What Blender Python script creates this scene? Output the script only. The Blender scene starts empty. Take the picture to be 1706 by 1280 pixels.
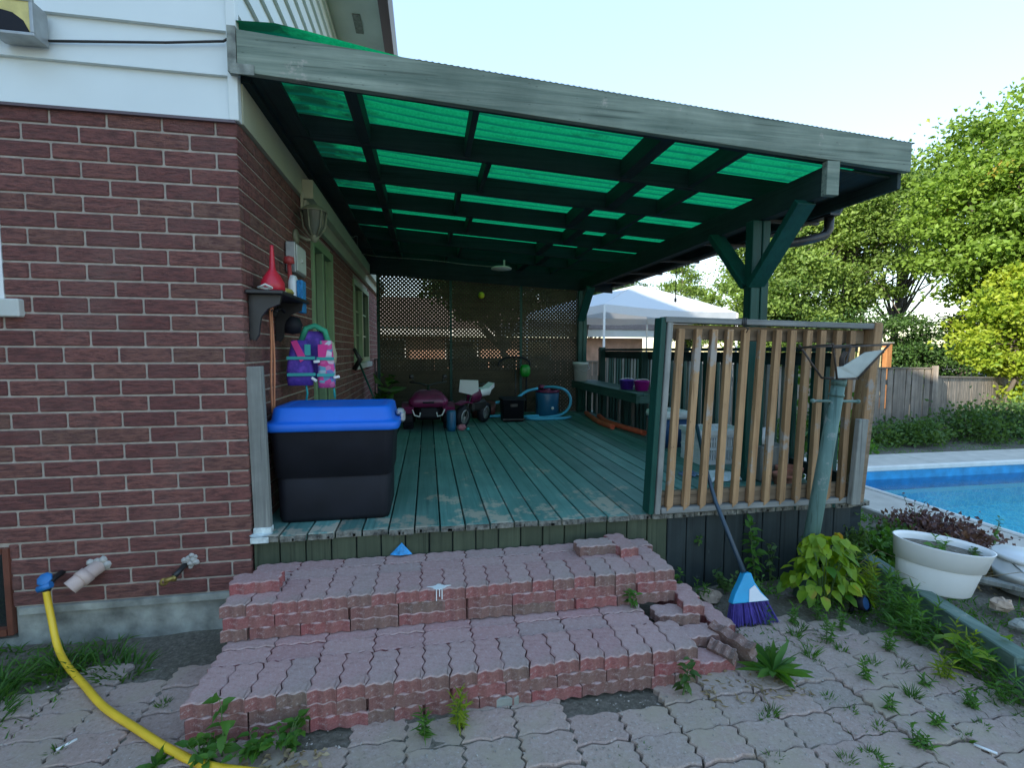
import bpy, bmesh, math, random
import numpy as np
from mathutils import Vector, Matrix, Euler
S = bpy.context.scene
COL = S.collection
R = math.radians
random.seed(7)
rng = np.random.default_rng(11)

# ------------------------------------------------------------------ camera
def look_axes(yaw, pitch, roll):
    y, p, r = R(yaw), R(pitch), R(roll)
    fw = Vector((math.sin(y)*math.cos(p), math.cos(y)*math.cos(p), -math.sin(p)))
    rt = Vector((math.cos(y), -math.sin(y), 0)); up = rt.cross(fw)
    return rt*math.cos(r)+up*math.sin(r), -rt*math.sin(r)+up*math.cos(r), fw
_rt, _up, _fw = look_axes(10.0, 4.0, 0.2)
cd = bpy.data.cameras.new('camera'); cam = bpy.data.objects.new('camera', cd); COL.objects.link(cam)
cam.matrix_world = Matrix(((_rt.x, _up.x, -_fw.x, 0.955), (_rt.y, _up.y, -_fw.y, -2.75), (_rt.z, _up.z, -_fw.z, 1.5), (0, 0, 0, 1)))
cd.sensor_width = 36; cd.lens = 797/1706*36; cd.clip_start = 0.05; cd.clip_end = 500
S.camera = cam
# ------------------------------------------------------------------ light
SUN_AZ = (-0.86, -0.51); SUN_EL = 21.0; SKY_V = 2.65
az = math.atan2(SUN_AZ[0], SUN_AZ[1])            # clockwise from +Y
w = bpy.data.worlds.new('World'); S.world = w; w.use_nodes = True
nt = w.node_tree; bg = nt.nodes['Background']
sky = nt.nodes.new('ShaderNodeTexSky'); sky.sky_type = 'NISHITA'; sky.sun_disc = False
sky.sun_elevation = R(SUN_EL); sky.sun_rotation = az
sky.air_density = 1.0; sky.dust_density = 0.0; sky.ozone_density = 1.0
hs_ = nt.nodes.new('ShaderNodeHueSaturation'); hs_.inputs['Saturation'].default_value = 2.25; gm = nt.nodes.new('ShaderNodeGamma'); gm.inputs[1].default_value = .3; nt.links.new(sky.outputs[0], gm.inputs[0]); nt.links.new(gm.outputs[0], hs_.inputs['Color']); hs_.inputs['Value'].default_value = SKY_V; hs_.inputs['Hue'].default_value = .508; nt.links.new(hs_.outputs[0], bg.inputs[0]); bg.inputs[1].default_value = 0.15
sd = bpy.data.lights.new('sun', 'SUN'); so = bpy.data.objects.new('sun', sd); COL.objects.link(so)
sd.energy = 4.2; sd.angle = R(0.5); sd.color = (1, .91, .76)
sdir = Vector((math.sin(az)*math.cos(R(SUN_EL)), math.cos(az)*math.cos(R(SUN_EL)), math.sin(R(SUN_EL))))
so.rotation_euler = sdir.to_track_quat('Z', 'Y').to_euler()
S.view_settings.view_transform = 'Standard'; S.view_settings.look = 'None'
S.view_settings.exposure = 1.65; S.view_settings.gamma = 1.0
S.cycles.max_bounces = 8; S.cycles.transparent_max_bounces = 12

# ------------------------------------------------------------------ materials
def newmat(name):
    m = bpy.data.materials.new(name); m.use_nodes = True
    return m, m.node_tree, m.node_tree.nodes, m.node_tree.links, m.node_tree.nodes['Principled BSDF']
def rgba(c): return (c[0], c[1], c[2], 1)
def noise(N, L, vec, scale, detail=4, rough=.55, dim='3D'):
    n = N.new('ShaderNodeTexNoise'); n.inputs['Scale'].default_value = scale
    n.inputs['Detail'].default_value = detail; n.inputs['Roughness'].default_value = rough
    if vec is not None: L.new(vec, n.inputs['Vector'])
    return n.outputs['Fac']
def ramp(N, L, fac, stops):
    r = N.new('ShaderNodeValToRGB'); e = r.color_ramp.elements
    while len(e) < len(stops): e.new(.5)
    for i, (p, c) in enumerate(stops): e[i].position = p; e[i].color = rgba(c) if len(c) == 3 else c
    L.new(fac, r.inputs[0]); return r.outputs[0]
def mixc(N, L, fac, a, b, mode='MIX'):
    m = N.new('ShaderNodeMix'); m.data_type = 'RGBA'; m.blend_type = mode
    for i, v in ((0, fac), (6, a), (7, b)):
        if hasattr(v, 'links') or hasattr(v, 'is_linked'): L.new(v, m.inputs[i])
        elif i == 0: m.inputs[0].default_value = v
        else: m.inputs[i].default_value = rgba(v)
    return m.outputs[2]
def mapr(N, L, v, a, b, c, d):
    m = N.new('ShaderNodeMapRange'); L.new(v, m.inputs[0])
    for i, x in enumerate((a, b, c, d)): m.inputs[i+1].default_value = x
    return m.outputs[0]
def coords(N, L, scale=(1, 1, 1), kind='Object'):
    t = N.new('ShaderNodeTexCoord'); m = N.new('ShaderNodeMapping')
    m.inputs['Scale'].default_value = scale; L.new(t.outputs[kind], m.inputs[0]); return m.outputs[0]
def bump(N, L, h, strength, dist, B, prev=None):
    b = N.new('ShaderNodeBump'); b.inputs['Strength'].default_value = strength; b.inputs['Distance'].default_value = dist
    L.new(h, b.inputs['Height'])
    if prev is not None: L.new(prev, b.inputs['Normal'])
    if B is not None: L.new(b.outputs[0], B.inputs['Normal'])
    return b.outputs[0]
def plain(name, c, rough=.5, var=.25, scale=6, bmp=.15, metal=0, spec=.5):
    m, nt, N, L, B = newmat(name); v = coords(N, L)
    f = noise(N, L, v, scale, 5)
    lo = tuple(x*(1-var) for x in c); hi = tuple(min(1, x*(1+var)) for x in c)
    L.new(ramp(N, L, f, [(.3, lo), (.7, hi)]), B.inputs['Base Color'])
    B.inputs['Roughness'].default_value = rough; B.inputs['Metallic'].default_value = metal
    B.inputs['Specular IOR Level'].default_value = spec
    if bmp: bump(N, L, noise(N, L, v, scale*6, 3), bmp, .004, B)
    return m
def wood(name, c1, c2, axis='Y', rough=.75, wear=0, wearcol=(.25, .22, .18), tint=.35, grain=34, bmp=.35, wearscale=5, knots=0, cracks=.5, wbias=None):
    m, nt, N, L, B = newmat(name)
    t = N.new('ShaderNodeTexCoord'); oi = N.new('ShaderNodeObjectInfo')
    mp = N.new('ShaderNodeMapping'); L.new(t.outputs['Object'], mp.inputs[0])
    sc = [grain]*3; sc['XYZ'.index(axis)] = grain/22; mp.inputs['Scale'].default_value = sc
    cx = N.new('ShaderNodeCombineXYZ'); mm = N.new('ShaderNodeMath'); mm.operation = 'MULTIPLY'; mm.inputs[1].default_value = 77
    L.new(oi.outputs['Random'], mm.inputs[0])
    for i in range(3): L.new(mm.outputs[0], cx.inputs[i])
    L.new(cx.outputs[0], mp.inputs['Location'])
    g = noise(N, L, mp.outputs[0], 1.0, 6, .65)
    col = ramp(N, L, g, [(.28, c1), (.72, c2)])
    v2 = coords(N, L, (wearscale,)*3)
    blot = noise(N, L, v2, 1, 5, .6)
    col = mixc(N, L, mapr(N, L, blot, .35, .7, 0, .5), col, tuple(x*.6 for x in c1))
    if knots:
        vs = list((7, 7, 7)); vs['XYZ'.index(axis)] = 2.6
        vo = N.new('ShaderNodeTexVoronoi'); L.new(coords(N, L, vs), vo.inputs[0])
        col = mixc(N, L, mapr(N, L, vo.outputs['Distance'], .05, .13, knots, 0), col, tuple(x*.22 for x in c2))
    if cracks:
        cs_ = [60]*3; cs_['XYZ'.index(axis)] = 1.3
        ck = noise(N, L, coords(N, L, cs_), 1, 3, .5)
        col = mixc(N, L, mapr(N, L, ck, .60, .68, 0, cracks), col, tuple(x*.3 for x in c1))
        col = mixc(N, L, mapr(N, L, ck, .40, .30, 0, cracks*.5), col, tuple(min(1, x*1.3) for x in c2))
    if wear:
        w1 = noise(N, L, coords(N, L, (wearscale*1.7,)*3), 1, 8, .7)
        w2 = N.new('ShaderNodeMath'); w2.operation = 'MULTIPLY_ADD'; L.new(g, w2.inputs[0]); w2.inputs[1].default_value = .25; L.new(w1, w2.inputs[2])
        src = w2.outputs[0]
        if wbias:
            sp_ = N.new('ShaderNodeSeparateXYZ'); L.new(t.outputs['Object'], sp_.inputs[0])
            bb = mapr(N, L, sp_.outputs[wbias[0]], wbias[1], wbias[2], wbias[3], wbias[4])
            if len(wbias) > 5:
                b2 = mapr(N, L, sp_.outputs[wbias[5]], wbias[6], wbias[7], 0, wbias[9]); b3 = mapr(N, L, sp_.outputs[wbias[5]], wbias[7], wbias[8], wbias[9], 0)
                mn = N.new('ShaderNodeMath'); mn.operation = 'MINIMUM'; L.new(b2, mn.inputs[0]); L.new(b3, mn.inputs[1])
                a2 = N.new('ShaderNodeMath'); a2.operation = 'ADD'; L.new(bb, a2.inputs[0]); L.new(mn.outputs[0], a2.inputs[1]); bb = a2.outputs[0]
            a1 = N.new('ShaderNodeMath'); a1.operation = 'ADD'; L.new(src, a1.inputs[0]); L.new(bb, a1.inputs[1]); src = a1.outputs[0]
        fac = mapr(N, L, src, .82-wear, .88-wear, 0, .9)
        col = mixc(N, L, fac, col, wearcol)
    val = mapr(N, L, oi.outputs['Random'], 0, 1, 1-tint, 1+tint*.6)
    vm = N.new('ShaderNodeVectorMath'); vm.operation = 'SCALE'; L.new(col, vm.inputs[0]); L.new(val, vm.inputs['Scale'])
    L.new(vm.outputs[0], B.inputs['Base Color'])
    B.inputs['Roughness'].default_value = rough; B.inputs['Specular IOR Level'].default_value = .3
    bump(N, L, g, bmp, .004, B)
    return m
def leafmat(name, c1, c2, trans=.45, clump=1.2, rough=.5, c3=None):
    m, nt, N, L, B = newmat(name)
    geo = N.new('ShaderNodeNewGeometry')
    t = noise(N, L, coords(N, L, (1, 1, 1)), clump, 3)
    a = N.new('ShaderNodeMath'); a.operation = 'MULTIPLY_ADD'; L.new(geo.outputs['Random Per Island'], a.inputs[0]); a.inputs[1].default_value = .55
    b = mapr(N, L, t, .3, .7, -.1, .55); L.new(b, a.inputs[2])
    st = [(0, c1), (1, c2)] if c3 is None else [(0, c1), (.8, c2), (.97, c3)]
    col = ramp(N, L, a.outputs[0], st)
    L.new(col, B.inputs['Base Color']); B.inputs['Roughness'].default_value = rough; B.inputs['Specular IOR Level'].default_value = .35
    tr = N.new('ShaderNodeBsdfTranslucent')
    tc = mixc(N, L, 1.0, col, (1.6, 1.5, .55), 'MULTIPLY'); L.new(tc, tr.inputs[0])
    ms = N.new('ShaderNodeMixShader'); ms.inputs[0].default_value = trans
    L.new(B.outputs[0], ms.inputs[1]); L.new(tr.outputs[0], ms.inputs[2])
    L.new(ms.outputs[0], N['Material Output'].inputs[0])
    return m

# ------------------------------------------------------------------ mesh builder
class MB:
    def __init__(s): s.v = []; s.f = []; s.m = []; s.sm = []
    def add(s, vs, fs, mi=0, smooth=False):
        o = len(s.v); s.v += [tuple(v) for v in vs]
        s.f += [tuple(i+o for i in f) for f in fs]; s.m += [mi]*len(fs); s.sm += [smooth]*len(fs); return s
    def box(s, a, b, mi=0, M=None, ch=0):
        x0, y0, z0 = a; x1, y1, z1 = b
        if ch:
            c = ch; vs = []; 
            xs = (x0, x1); ys = (y0, y1); zs = (z0, z1); idx = {}
            for i in (0, 1):
                for j in (0, 1):
                    for k in (0, 1):
                        sx, sy, sz = (1-2*i)*c, (1-2*j)*c, (1-2*k)*c
                        for ax, p in ((0, (xs[i], ys[j]+sy, zs[k]+sz)), (1, (xs[i]+sx, ys[j], zs[k]+sz)), (2, (xs[i]+sx, ys[j]+sy, zs[k]))):
                            idx[i, j, k, ax] = len(vs); vs.append(p)
            fs = []
            for k in (0, 1):
                q = lambda a_, b_, ax: idx[{0: (k, a_, b_), 1: (a_, k, b_), 2: (a_, b_, k)}[ax]+(ax,)]
                for ax in (0, 1, 2):
                    fs.append([q(0, 0, ax), q(1, 0, ax), q(1, 1, ax), q(0, 1, ax)])
            for a_ in (0, 1):
                for b_ in (0, 1):
                    fs.append([idx[a_, b_, 0, 0], idx[a_, b_, 1, 0], idx[a_, b_, 1, 1], idx[a_, b_, 0, 1]])
                    fs.append([idx[a_, 0, b_, 0], idx[a_, 1, b_, 0], idx[a_, 1, b_, 2], idx[a_, 0, b_, 2]])
                    fs.append([idx[0, a_, b_, 1], idx[1, a_, b_, 1], idx[1, a_, b_, 2], idx[0, a_, b_, 2]])
                    for k in (0, 1): fs.append([idx[a_, b_, k, 0], idx[a_, b_, k, 1], idx[a_, b_, k, 2]])
        else:
            vs = [(x, y, z) for x in (x0, x1) for y in (y0, y1) for z in (z0, z1)]
            fs = [(0, 1, 3, 2), (4, 6, 7, 5), (0, 4, 5, 1), (2, 3, 7, 6), (0, 2, 6, 4), (1, 5, 7, 3)]
        if M is not None: vs = [M @ Vector(v) for v in vs]
        return s.add(vs, fs, mi)
    def beam(s, p0, p1, wd, h, up=(0, 0, 1), mi=0, ch=0):
        p0 = Vector(p0); p1 = Vector(p1); d = p1-p0; L = d.length; y = d.normalized()
        u = Vector(up); x = y.cross(u).normalized(); z = x.cross(y)
        M = Matrix(((x.x, y.x, z.x, p0.x), (x.y, y.y, z.y, p0.y), (x.z, y.z, z.z, p0.z), (0, 0, 0, 1)))
        return s.box((-wd/2, 0, -h/2), (wd/2, L, h/2), mi, M, ch)
    def tube(s, pts, r, n=8, mi=0, cap=True, smooth=True):
        pts = [Vector(p) for p in pts]; rs = r if hasattr(r, '__len__') else [r]*len(pts)
        vs = []; fs = []; ref = None
        for i, p in enumerate(pts):
            t = (pts[min(i+1, len(pts)-1)]-pts[max(i-1, 0)])
            t = t.normalized() if t.length > 1e-9 else Vector((0, 0, 1))
            if ref is None: ref = Vector((1, 0, 0)) if abs(t.x) < .8 else Vector((0, 1, 0))
            a = (ref-t*ref.dot(t)).normalized(); ref = a; b = t.cross(a)
            for k in range(n):
                an = 2*math.pi*k/n; vs.append(p+(a*math.cos(an)+b*math.sin(an))*rs[i])
        for i in range(len(pts)-1):
            for k in range(n): fs.append((i*n+k, i*n+(k+1) % n, (i+1)*n+(k+1) % n, (i+1)*n+k))
        s.add(vs, fs, mi, smooth)
        if cap:
            o = len(s.v)-len(vs); s.f.append(tuple(o+k for k in range(n))[::-1]); s.f.append(tuple(o+(len(pts)-1)*n+k for k in range(n))); s.m += [mi]*2; s.sm += [False]*2
        return s
    def lathe(s, prof, n=20, c=(0, 0, 0), M=None, mi=0, sx=1, sy=1, smooth=True):
        vs = []; fs = []
        for r, z in prof:
            for k in range(n):
                a = 2*math.pi*k/n; p = Vector((c[0]+r*math.cos(a)*sx, c[1]+r*math.sin(a)*sy, c[2]+z)); vs.append(M @ p if M else p)
        for i in range(len(prof)-1):
            for k in range(n): fs.append((i*n+k, i*n+(k+1) % n, (i+1)*n+(k+1) % n, (i+1)*n+k))
        return s.add(vs, fs, mi, smooth)
    def prism(s, poly, h0, h1, M=None, mi=0, mtop=None, axis='Z'):
        n = len(poly)
        f3 = {'Z': lambda p, h: (p[0], p[1], h), 'Y': lambda p, h: (p[0], h, p[1]), 'X': lambda p, h: (h, p[0], p[1])}[axis]
        vs = [Vector(f3(p, h0)) for p in poly]+[Vector(f3(p, h1)) for p in poly]
        if M is not None: vs = [M @ v for v in vs]
        o = len(s.v)
        s.add(vs, [tuple(range(n))[::-1]]+[(i, (i+1) % n, n+(i+1) % n, n+i) for i in range(n)], mi)
        s.add([], []); s.f.append(tuple(o+n+i for i in range(n))); s.m.append(mi if mtop is None else mtop); s.sm.append(False)
        return s
    def xf(s, M): s.v = [tuple(M @ Vector(v)) for v in s.v]; return s
    def build(s, name, mats, parent=None, bevel=0, fixn=True, loc=None, sub=0):
        me = bpy.data.meshes.new(name)
        v = s.v
        if loc is not None: v = [(a-loc[0], b-loc[1], c-loc[2]) for a, b, c in v]
        me.from_pydata(v, [], s.f)
        mats = mats if isinstance(mats, (list, tuple)) else [mats]
        for m in mats: me.materials.append(m)
        me.polygons.foreach_set('material_index', s.m); me.polygons.foreach_set('use_smooth', s.sm)
        if fixn:
            b = bmesh.new(); b.from_mesh(me); bmesh.ops.recalc_face_normals(b, faces=b.faces); b.to_mesh(me); b.free()
        me.update()
        o = bpy.data.objects.new(name, me); COL.objects.link(o)
        if loc is not None: o.location = loc
        if parent: o.parent = parent
        if bevel:
            md = o.modifiers.new('bevel', 'BEVEL'); md.width = bevel; md.segments = 2; md.limit_method = 'ANGLE'; md.angle_limit = R(35)
        if sub:
            md = o.modifiers.new('sub', 'SUBSURF'); md.levels = sub; md.render_levels = sub
        return o
def tag(o, label=None, cat=None, group=None, kind=None):
    if label: o['label'] = label
    if cat: o['category'] = cat
    if group: o['group'] = group
    if kind: o['kind'] = kind
    return o
def thing(name, label, cat, group=None, loc=(0, 0, 0)):
    o = bpy.data.objects.new(name, None); COL.objects.link(o); o.location = loc; o.empty_display_size = .05
    return tag(o, label, cat, group)
def copytree(o, parent=None):
    c = o.copy(); COL.objects.link(c); c.parent = parent
    for ch in [q for q in bpy.data.objects if q.parent == o]: copytree(ch, c)
    return c
def npmesh(name, V, F, mat, parent=None, smooth=False):
    """V (n,3) array, F (m,k) array of equal-sized faces"""
    me = bpy.data.meshes.new(name); V = np.asarray(V, np.float32); F = np.asarray(F, np.int32); k = F.shape[1]
    me.vertices.add(len(V)); me.vertices.foreach_set('co', V.ravel())
    me.loops.add(F.size); me.loops.foreach_set('vertex_index', F.ravel())
    me.polygons.add(len(F)); me.polygons.foreach_set('loop_start', np.arange(len(F), dtype=np.int32)*k)
    me.polygons.foreach_set('loop_total', np.full(len(F), k, np.int32))
    me.update(calc_edges=True); me.validate()
    me.materials.append(mat)
    if smooth: me.polygons.foreach_set('use_smooth', np.ones(len(F), bool))
    o = bpy.data.objects.new(name, me); COL.objects.link(o)
    if parent: o.parent = parent
    return o
def norm(a): return a/np.maximum(np.linalg.norm(a, axis=-1, keepdims=True), 1e-9)
def leaves(P, size, D=None, width=.55, jit=.6, rg=rng, fold=.18):
    """kite leaves, two folded triangles sharing a rib; P centres, D preferred pointing direction"""
    n = len(P); rnd = rg.normal(size=(n, 3))
    A = norm(rnd) if D is None else norm(D+rnd*jit)
    B = norm(np.cross(A, rg.normal(size=(n, 3)))); Nn = np.cross(A, B)
    sz = (size*(.65+.7*rg.random(n)))[:, None] if not hasattr(size, '__len__') else np.asarray(size)[:, None]
    base = P-A*sz*.5; tip = P+A*sz*.5-Nn*sz*.12
    l = P-A*sz*.05+B*sz*width*.5+Nn*sz*fold; r = P-A*sz*.05-B*sz*width*.5+Nn*sz*fold
    V = np.stack([base, l, tip, r], 1).reshape(-1, 3); i = np.arange(n)*4
    F = np.concatenate([np.stack([i, i+1, i+2], 1), np.stack([i, i+2, i+3], 1)])
    return V, F
def cat_(parts):
    V = []; F = []; o = 0
    for v, f in parts: V.append(v); F.append(f+o); o += len(v)
    return np.concatenate(V), np.concatenate(F)

# ------------------------------------------------------------------ material library
def brickmat():
    m, nt, N, L, B = newmat('brick'); v = coords(N, L)
    geo = N.new('ShaderNodeNewGeometry')
    col = ramp(N, L, geo.outputs['Random Per Island'], [(0, (.22, .078, .068)), (.45, (.28, .105, .088)), (.8, (.32, .125, .10)), (1, (.25, .125, .09))])
    st = noise(N, L, coords(N, L, (13, 13, 60)), 1, 6, .72)
    col = mixc(N, L, mapr(N, L, st, .56, .40, 0, .9), col, (.13, .056, .050))
    dirt = noise(N, L, v, 2.2, 5)
    col = mixc(N, L, mapr(N, L, dirt, .5, .75, 0, .4), col, (.31, .20, .165))
    L.new(col, B.inputs['Base Color']); B.inputs['Roughness'].default_value = .85
    b1 = bump(N, L, st, 1.0, .035, None)
    bump(N, L, noise(N, L, v, 90, 3), .6, .006, B, b1)
    return m
M_brick = brickmat()
M_mortar = plain('mortar', (.36, .31, .26), .9, .2, 20, .5)
M_concrete = plain('foundation_concrete', (.25, .26, .23), .95, .55, 7, 1.0)
M_siding = plain('siding', (.66, .71, .69), .55, .05, 1.5, .04)
M_cream = plain('cream_trim', (.42, .42, .30), .6, .1, 2, .05)
M_soffit = plain('soffit', (.50, .53, .50), .6, .12, 2.5, .05)
M_gutterbrown = plain('brown_gutter', (.10, .07, .08), .35, .1, 3, 0)
M_shingle = plain('shingle', (.16, .11, .09), .95, .35, 9, .5)
M_beam = wood('weathered_green_beam', (.10, .145, .115), (.31, .36, .29), 'X', .8, wear=.06, wearcol=(.38, .36, .31), tint=.08, grain=26, wearscale=2.5, knots=.55)
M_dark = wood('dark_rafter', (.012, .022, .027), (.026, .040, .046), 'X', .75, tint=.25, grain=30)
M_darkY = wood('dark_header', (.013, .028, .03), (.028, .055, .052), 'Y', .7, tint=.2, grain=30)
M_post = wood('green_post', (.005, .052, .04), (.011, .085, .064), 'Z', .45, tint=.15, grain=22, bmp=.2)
M_darkpost = wood('dark_green_wood', (.012, .05, .042), (.028, .085, .07), 'Z', .6, tint=.25, grain=28)
M_deck = wood('deck_board_paint', (.065, .185, .165), (.15, .30, .265), 'Y', .5, wear=.075, wearcol=(.36, .32, .25), tint=.34, grain=24, wearscale=3.0, cracks=.35, wbias=(1, 0, .75, .115, -.01, 0, .6, 1.7, 2.8, .05))
M_deckend = plain('rotten_board_end', (.14, .14, .12), .9, .8, 30, .9)
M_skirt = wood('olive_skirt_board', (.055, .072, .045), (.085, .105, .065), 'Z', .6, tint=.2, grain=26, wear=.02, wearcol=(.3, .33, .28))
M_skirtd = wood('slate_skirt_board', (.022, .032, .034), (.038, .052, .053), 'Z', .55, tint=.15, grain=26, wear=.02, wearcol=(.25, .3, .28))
M_rail = wood('bare_baluster_wood', (.24, .135, .065), (.50, .32, .17), 'Z', .8, tint=.32, grain=26, wear=.12, wearcol=(.30, .275, .245), wearscale=2.2, knots=.8)
M_railx = wood('weathered_rail_wood', (.16, .115, .075), (.36, .27, .18), 'X', .8, tint=.12, grain=24, wear=.06, wearcol=(.38, .36, .33), wearscale=2.5, knots=.6)
M_grey = wood('grey_weathered_wood', (.16, .17, .155), (.33, .33, .30), 'Z', .85, tint=.15, grain=26, wear=.04, wearcol=(.10, .20, .15))
M_greyx = wood('grey_rail_wood', (.15, .16, .15), (.33, .33, .31), 'X', .85, tint=.15, grain=24)
M_latt = wood('lattice_wood', (.05, .042, .028), (.095, .078, .05), 'X', .8, tint=.05, grain=9)
M_fence = wood('grey_fence_wood', (.13, .11, .09), (.30, .255, .21), 'Z', .85, tint=.35, grain=20)
M_bench = wood('dark_bench_wood', (.03, .085, .07), (.07, .15, .13), 'Y', .6, tint=.2, grain=24)
M_doorgreen = plain('pale_green_frame', (.20, .30, .16), .5, .15, 3, .05)
M_black = plain('black_plastic', (.010, .011, .016), .62, .3, 4, .05, spec=.25)
M_blackm = plain('black_metal', (.02, .02, .02), .45, .3, 8, .1)
M_white = plain('white_plastic', (.72, .73, .72), .45, .06, 3, .05)
M_offwhite = plain('dirty_white_plastic', (.52, .54, .50), .5, .12, 4, .05)
M_blue = plain('blue_lid_plastic', (.005, .125, .60), .5, .1, 3, .05)
M_coolblue = plain('dark_blue_cooler', (.02, .07, .17), .45, .15, 4, .05)
M_tankblue = plain('pump_blue', (.01, .10, .20), .4, .15, 4, .05)
M_hoseblue = plain('pool_hose_blue', (.06, .36, .55), .45, .1, 8, .1)
M_red = plain('red_plastic', (.45, .012, .03), .4, .2, 6, .1)
M_orange = plain('orange_foam', (.62, .11, .05), .85, .15, 8, .1)
M_yellow = plain('yellow_hose', (.80, .52, .03), .45, .12, 6, .1)
M_purple = plain('purple_plastic', (.10, .03, .35), .4, .2, 5, .05)
M_magenta = plain('magenta_plastic', (.42, .02, .30), .4, .2, 5, .05)
M_pink = plain('pink_plastic', (.14, .012, .06), .35, .25, 9, .05)
M_lampgreen = None
M_teal = plain('teal_strap', (.02, .30, .28), .6, .15, 6, .05)
M_brass = plain('brass', (.35, .26, .08), .45, .3, 20, .2, metal=.8)
M_steel = plain('galvanised_steel', (.35, .37, .37), .45, .2, 10, .1, metal=.6)
M_terra = plain('terracotta', (.36, .14, .09), .85, .25, 8, .2)
M_glassdark = plain('dark_glass', (.015, .02, .02), .06, .2, 2, 0, spec=.8)
M_cloth = plain('white_cloth', (.66, .70, .74), .9, .06, 6, .3)
M_soil = None

def soilmat():
    m, nt, N, L, B = newmat('soil'); v = coords(N, L)
    a = noise(N, L, v, 3, 6, .65); b = noise(N, L, v, 45, 4, .7)
    c = ramp(N, L, b, [(.3, (.07, .06, .045)), (.55, (.16, .14, .11)), (.75, (.30, .27, .23))])
    c = mixc(N, L, mapr(N, L, a, .4, .65, 0, .5), c, (.09, .085, .055))
    L.new(c, B.inputs['Base Color']); B.inputs['Roughness'].default_value = .95
    b1 = bump(N, L, a, .5, .03, None); bump(N, L, b, .9, .012, B, b1); return m
M_soil = soilmat()
def pavermat(name, cols, lichen=.4, sand=False):
    m, nt, N, L, B = newmat(name); v = coords(N, L); oi = N.new('ShaderNodeObjectInfo'); geo = N.new('ShaderNodeNewGeometry')
    ad = N.new('ShaderNodeMath'); ad.operation = 'ADD'; L.new(oi.outputs['Random'], ad.inputs[0]); L.new(geo.outputs['Random Per Island'], ad.inputs[1])
    fr = N.new('ShaderNodeMath'); fr.operation = 'FRACT'; L.new(ad.outputs[0], fr.inputs[0])
    c = ramp(N, L, fr.outputs[0], [(0, cols[0]), (.5, cols[1]), (1, cols[2])])
    sp = noise(N, L, v, 62, 4, .85)
    c = mixc(N, L, mapr(N, L, sp, .54, .68, 0, .65), c, (.50, .44, .42))
    c = mixc(N, L, mapr(N, L, sp, .46, .33, 0, .7), c, tuple(x*.45 for x in cols[1]))
    li = noise(N, L, v, 2.6, 6, .65)
    c = mixc(N, L, mapr(N, L, li, .48, .72, 0, lichen), c, (.25, .225, .165))
    if sand:
        sa = noise(N, L, v, 1.3, 7, .7)
        c = mixc(N, L, mapr(N, L, sa, .50, .62, 0, .8), c, (.40, .325, .24))
    L.new(c, B.inputs['Base Color']); B.inputs['Roughness'].default_value = .88; B.inputs['Specular IOR Level'].default_value = .3
    b1 = bump(N, L, noise(N, L, v, 18, 4), .35, .01, None); bump(N, L, sp, .8, .005, B, b1); return m
M_ptop = pavermat('step_paver_top', [(.40, .235, .225), (.45, .29, .27), (.38, .27, .25)], .5)
M_pside = pavermat('step_paver_side', [(.32, .095, .095), (.26, .10, .095), (.19, .12, .10)], .35)
M_ground_paver = pavermat('ground_paver', [(.38, .275, .235), (.41, .31, .26), (.34, .27, .23)], .6, True)

# ------------------------------------------------------------------ ground
def zground(x, y):
    return 0.0
def ground_sheet():
    # one sheet out to the horizon with a finer patch near the camera; the pool is a hole in it
    xs = sorted(set([-200, -80, -30, -12, -6]+[round(-3+.12*i, 3) for i in range(74)]+[6.4, 7, 8, 9, 10, 11.2, 13, 16, 20, 30, 80, 200, 5.88]))
    ys = sorted(set([-200, -80, -30, -12, -7, -5]+[round(-3.4+.12*i, 3) for i in range(48)]+[2.86, 3.4, 4, 5, 6, 8, 12, 18, 30, 80, 200]))
    px0, px1, py0, py1 = 5.64, 11.2, -3.4, 2.36
    xs = sorted(set(xs+[px0, px1])); ys = sorted(set(ys+[py0, py1]))
    V = []; F = []; ix = {}
    for i, x in enumerate(xs):
        for j, y in enumerate(ys):
            z = -.03
            if x < 3.5 and y < -.2: z = -.017
            if -3.2 < x < 5.3 and -3.3 < y < 2: z += .012*math.sin(x*3.1+y*2)*math.sin(y*3.7-x)+random.uniform(-.007, .007)
            if x > 7 and y > 3: z -= .03
            ix[i, j] = len(V); V.append((x, y, z))
    for i in range(len(xs)-1):
        for j in range(len(ys)-1):
            cx, cy = (xs[i]+xs[i+1])/2, (ys[j]+ys[j+1])/2
            if px0 < cx < px1 and py0 < cy < py1: continue
            F.append((ix[i, j], ix[i+1, j], ix[i+1, j+1], ix[i, j+1]))
    b = MB(); b.add(V, F, 0, True)
    return tag(b.build('ground', M_soil, fixn=False), kind='structure')
ground_sheet()

# pavers: outline with wavy sides that interlock
def zz(t, n, a):  # triangular-ish wave
    p = (t*n) % 1.0; q = 1-abs(2*p-1)*2
    return a*(.6*q-.4*math.cos(2*math.pi*p))
def paver_outline(W, Ln, g=.002, aw=.0065, ae=.006, nl=24, ne=16):
    pts = []
    fx = lambda y: zz(y/Ln, 3, aw); fy = lambda x: zz(x/W, 2, ae)
    for i in range(ne): x = W*i/ne; pts.append((x+g+(fx(0) if i == 0 else 0), fy(x)+g))
    for i in range(nl): y = Ln*i/nl; pts.append((W+fx(y)-g, y+(g if i == 0 else 0)+(fy(W) if i == 0 else 0)))
    for i in range(ne): x = W-W*i/ne; pts.append((x-(g if i == 0 else 0)+(fx(Ln) if i == 0 else 0), Ln+fy(x)-g))
    for i in range(nl): y = Ln-Ln*i/nl; pts.append((fx(y)+g, y-(g if i == 0 else 0)+(fy(0) if i == 0 else 0)))
    return pts
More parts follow.
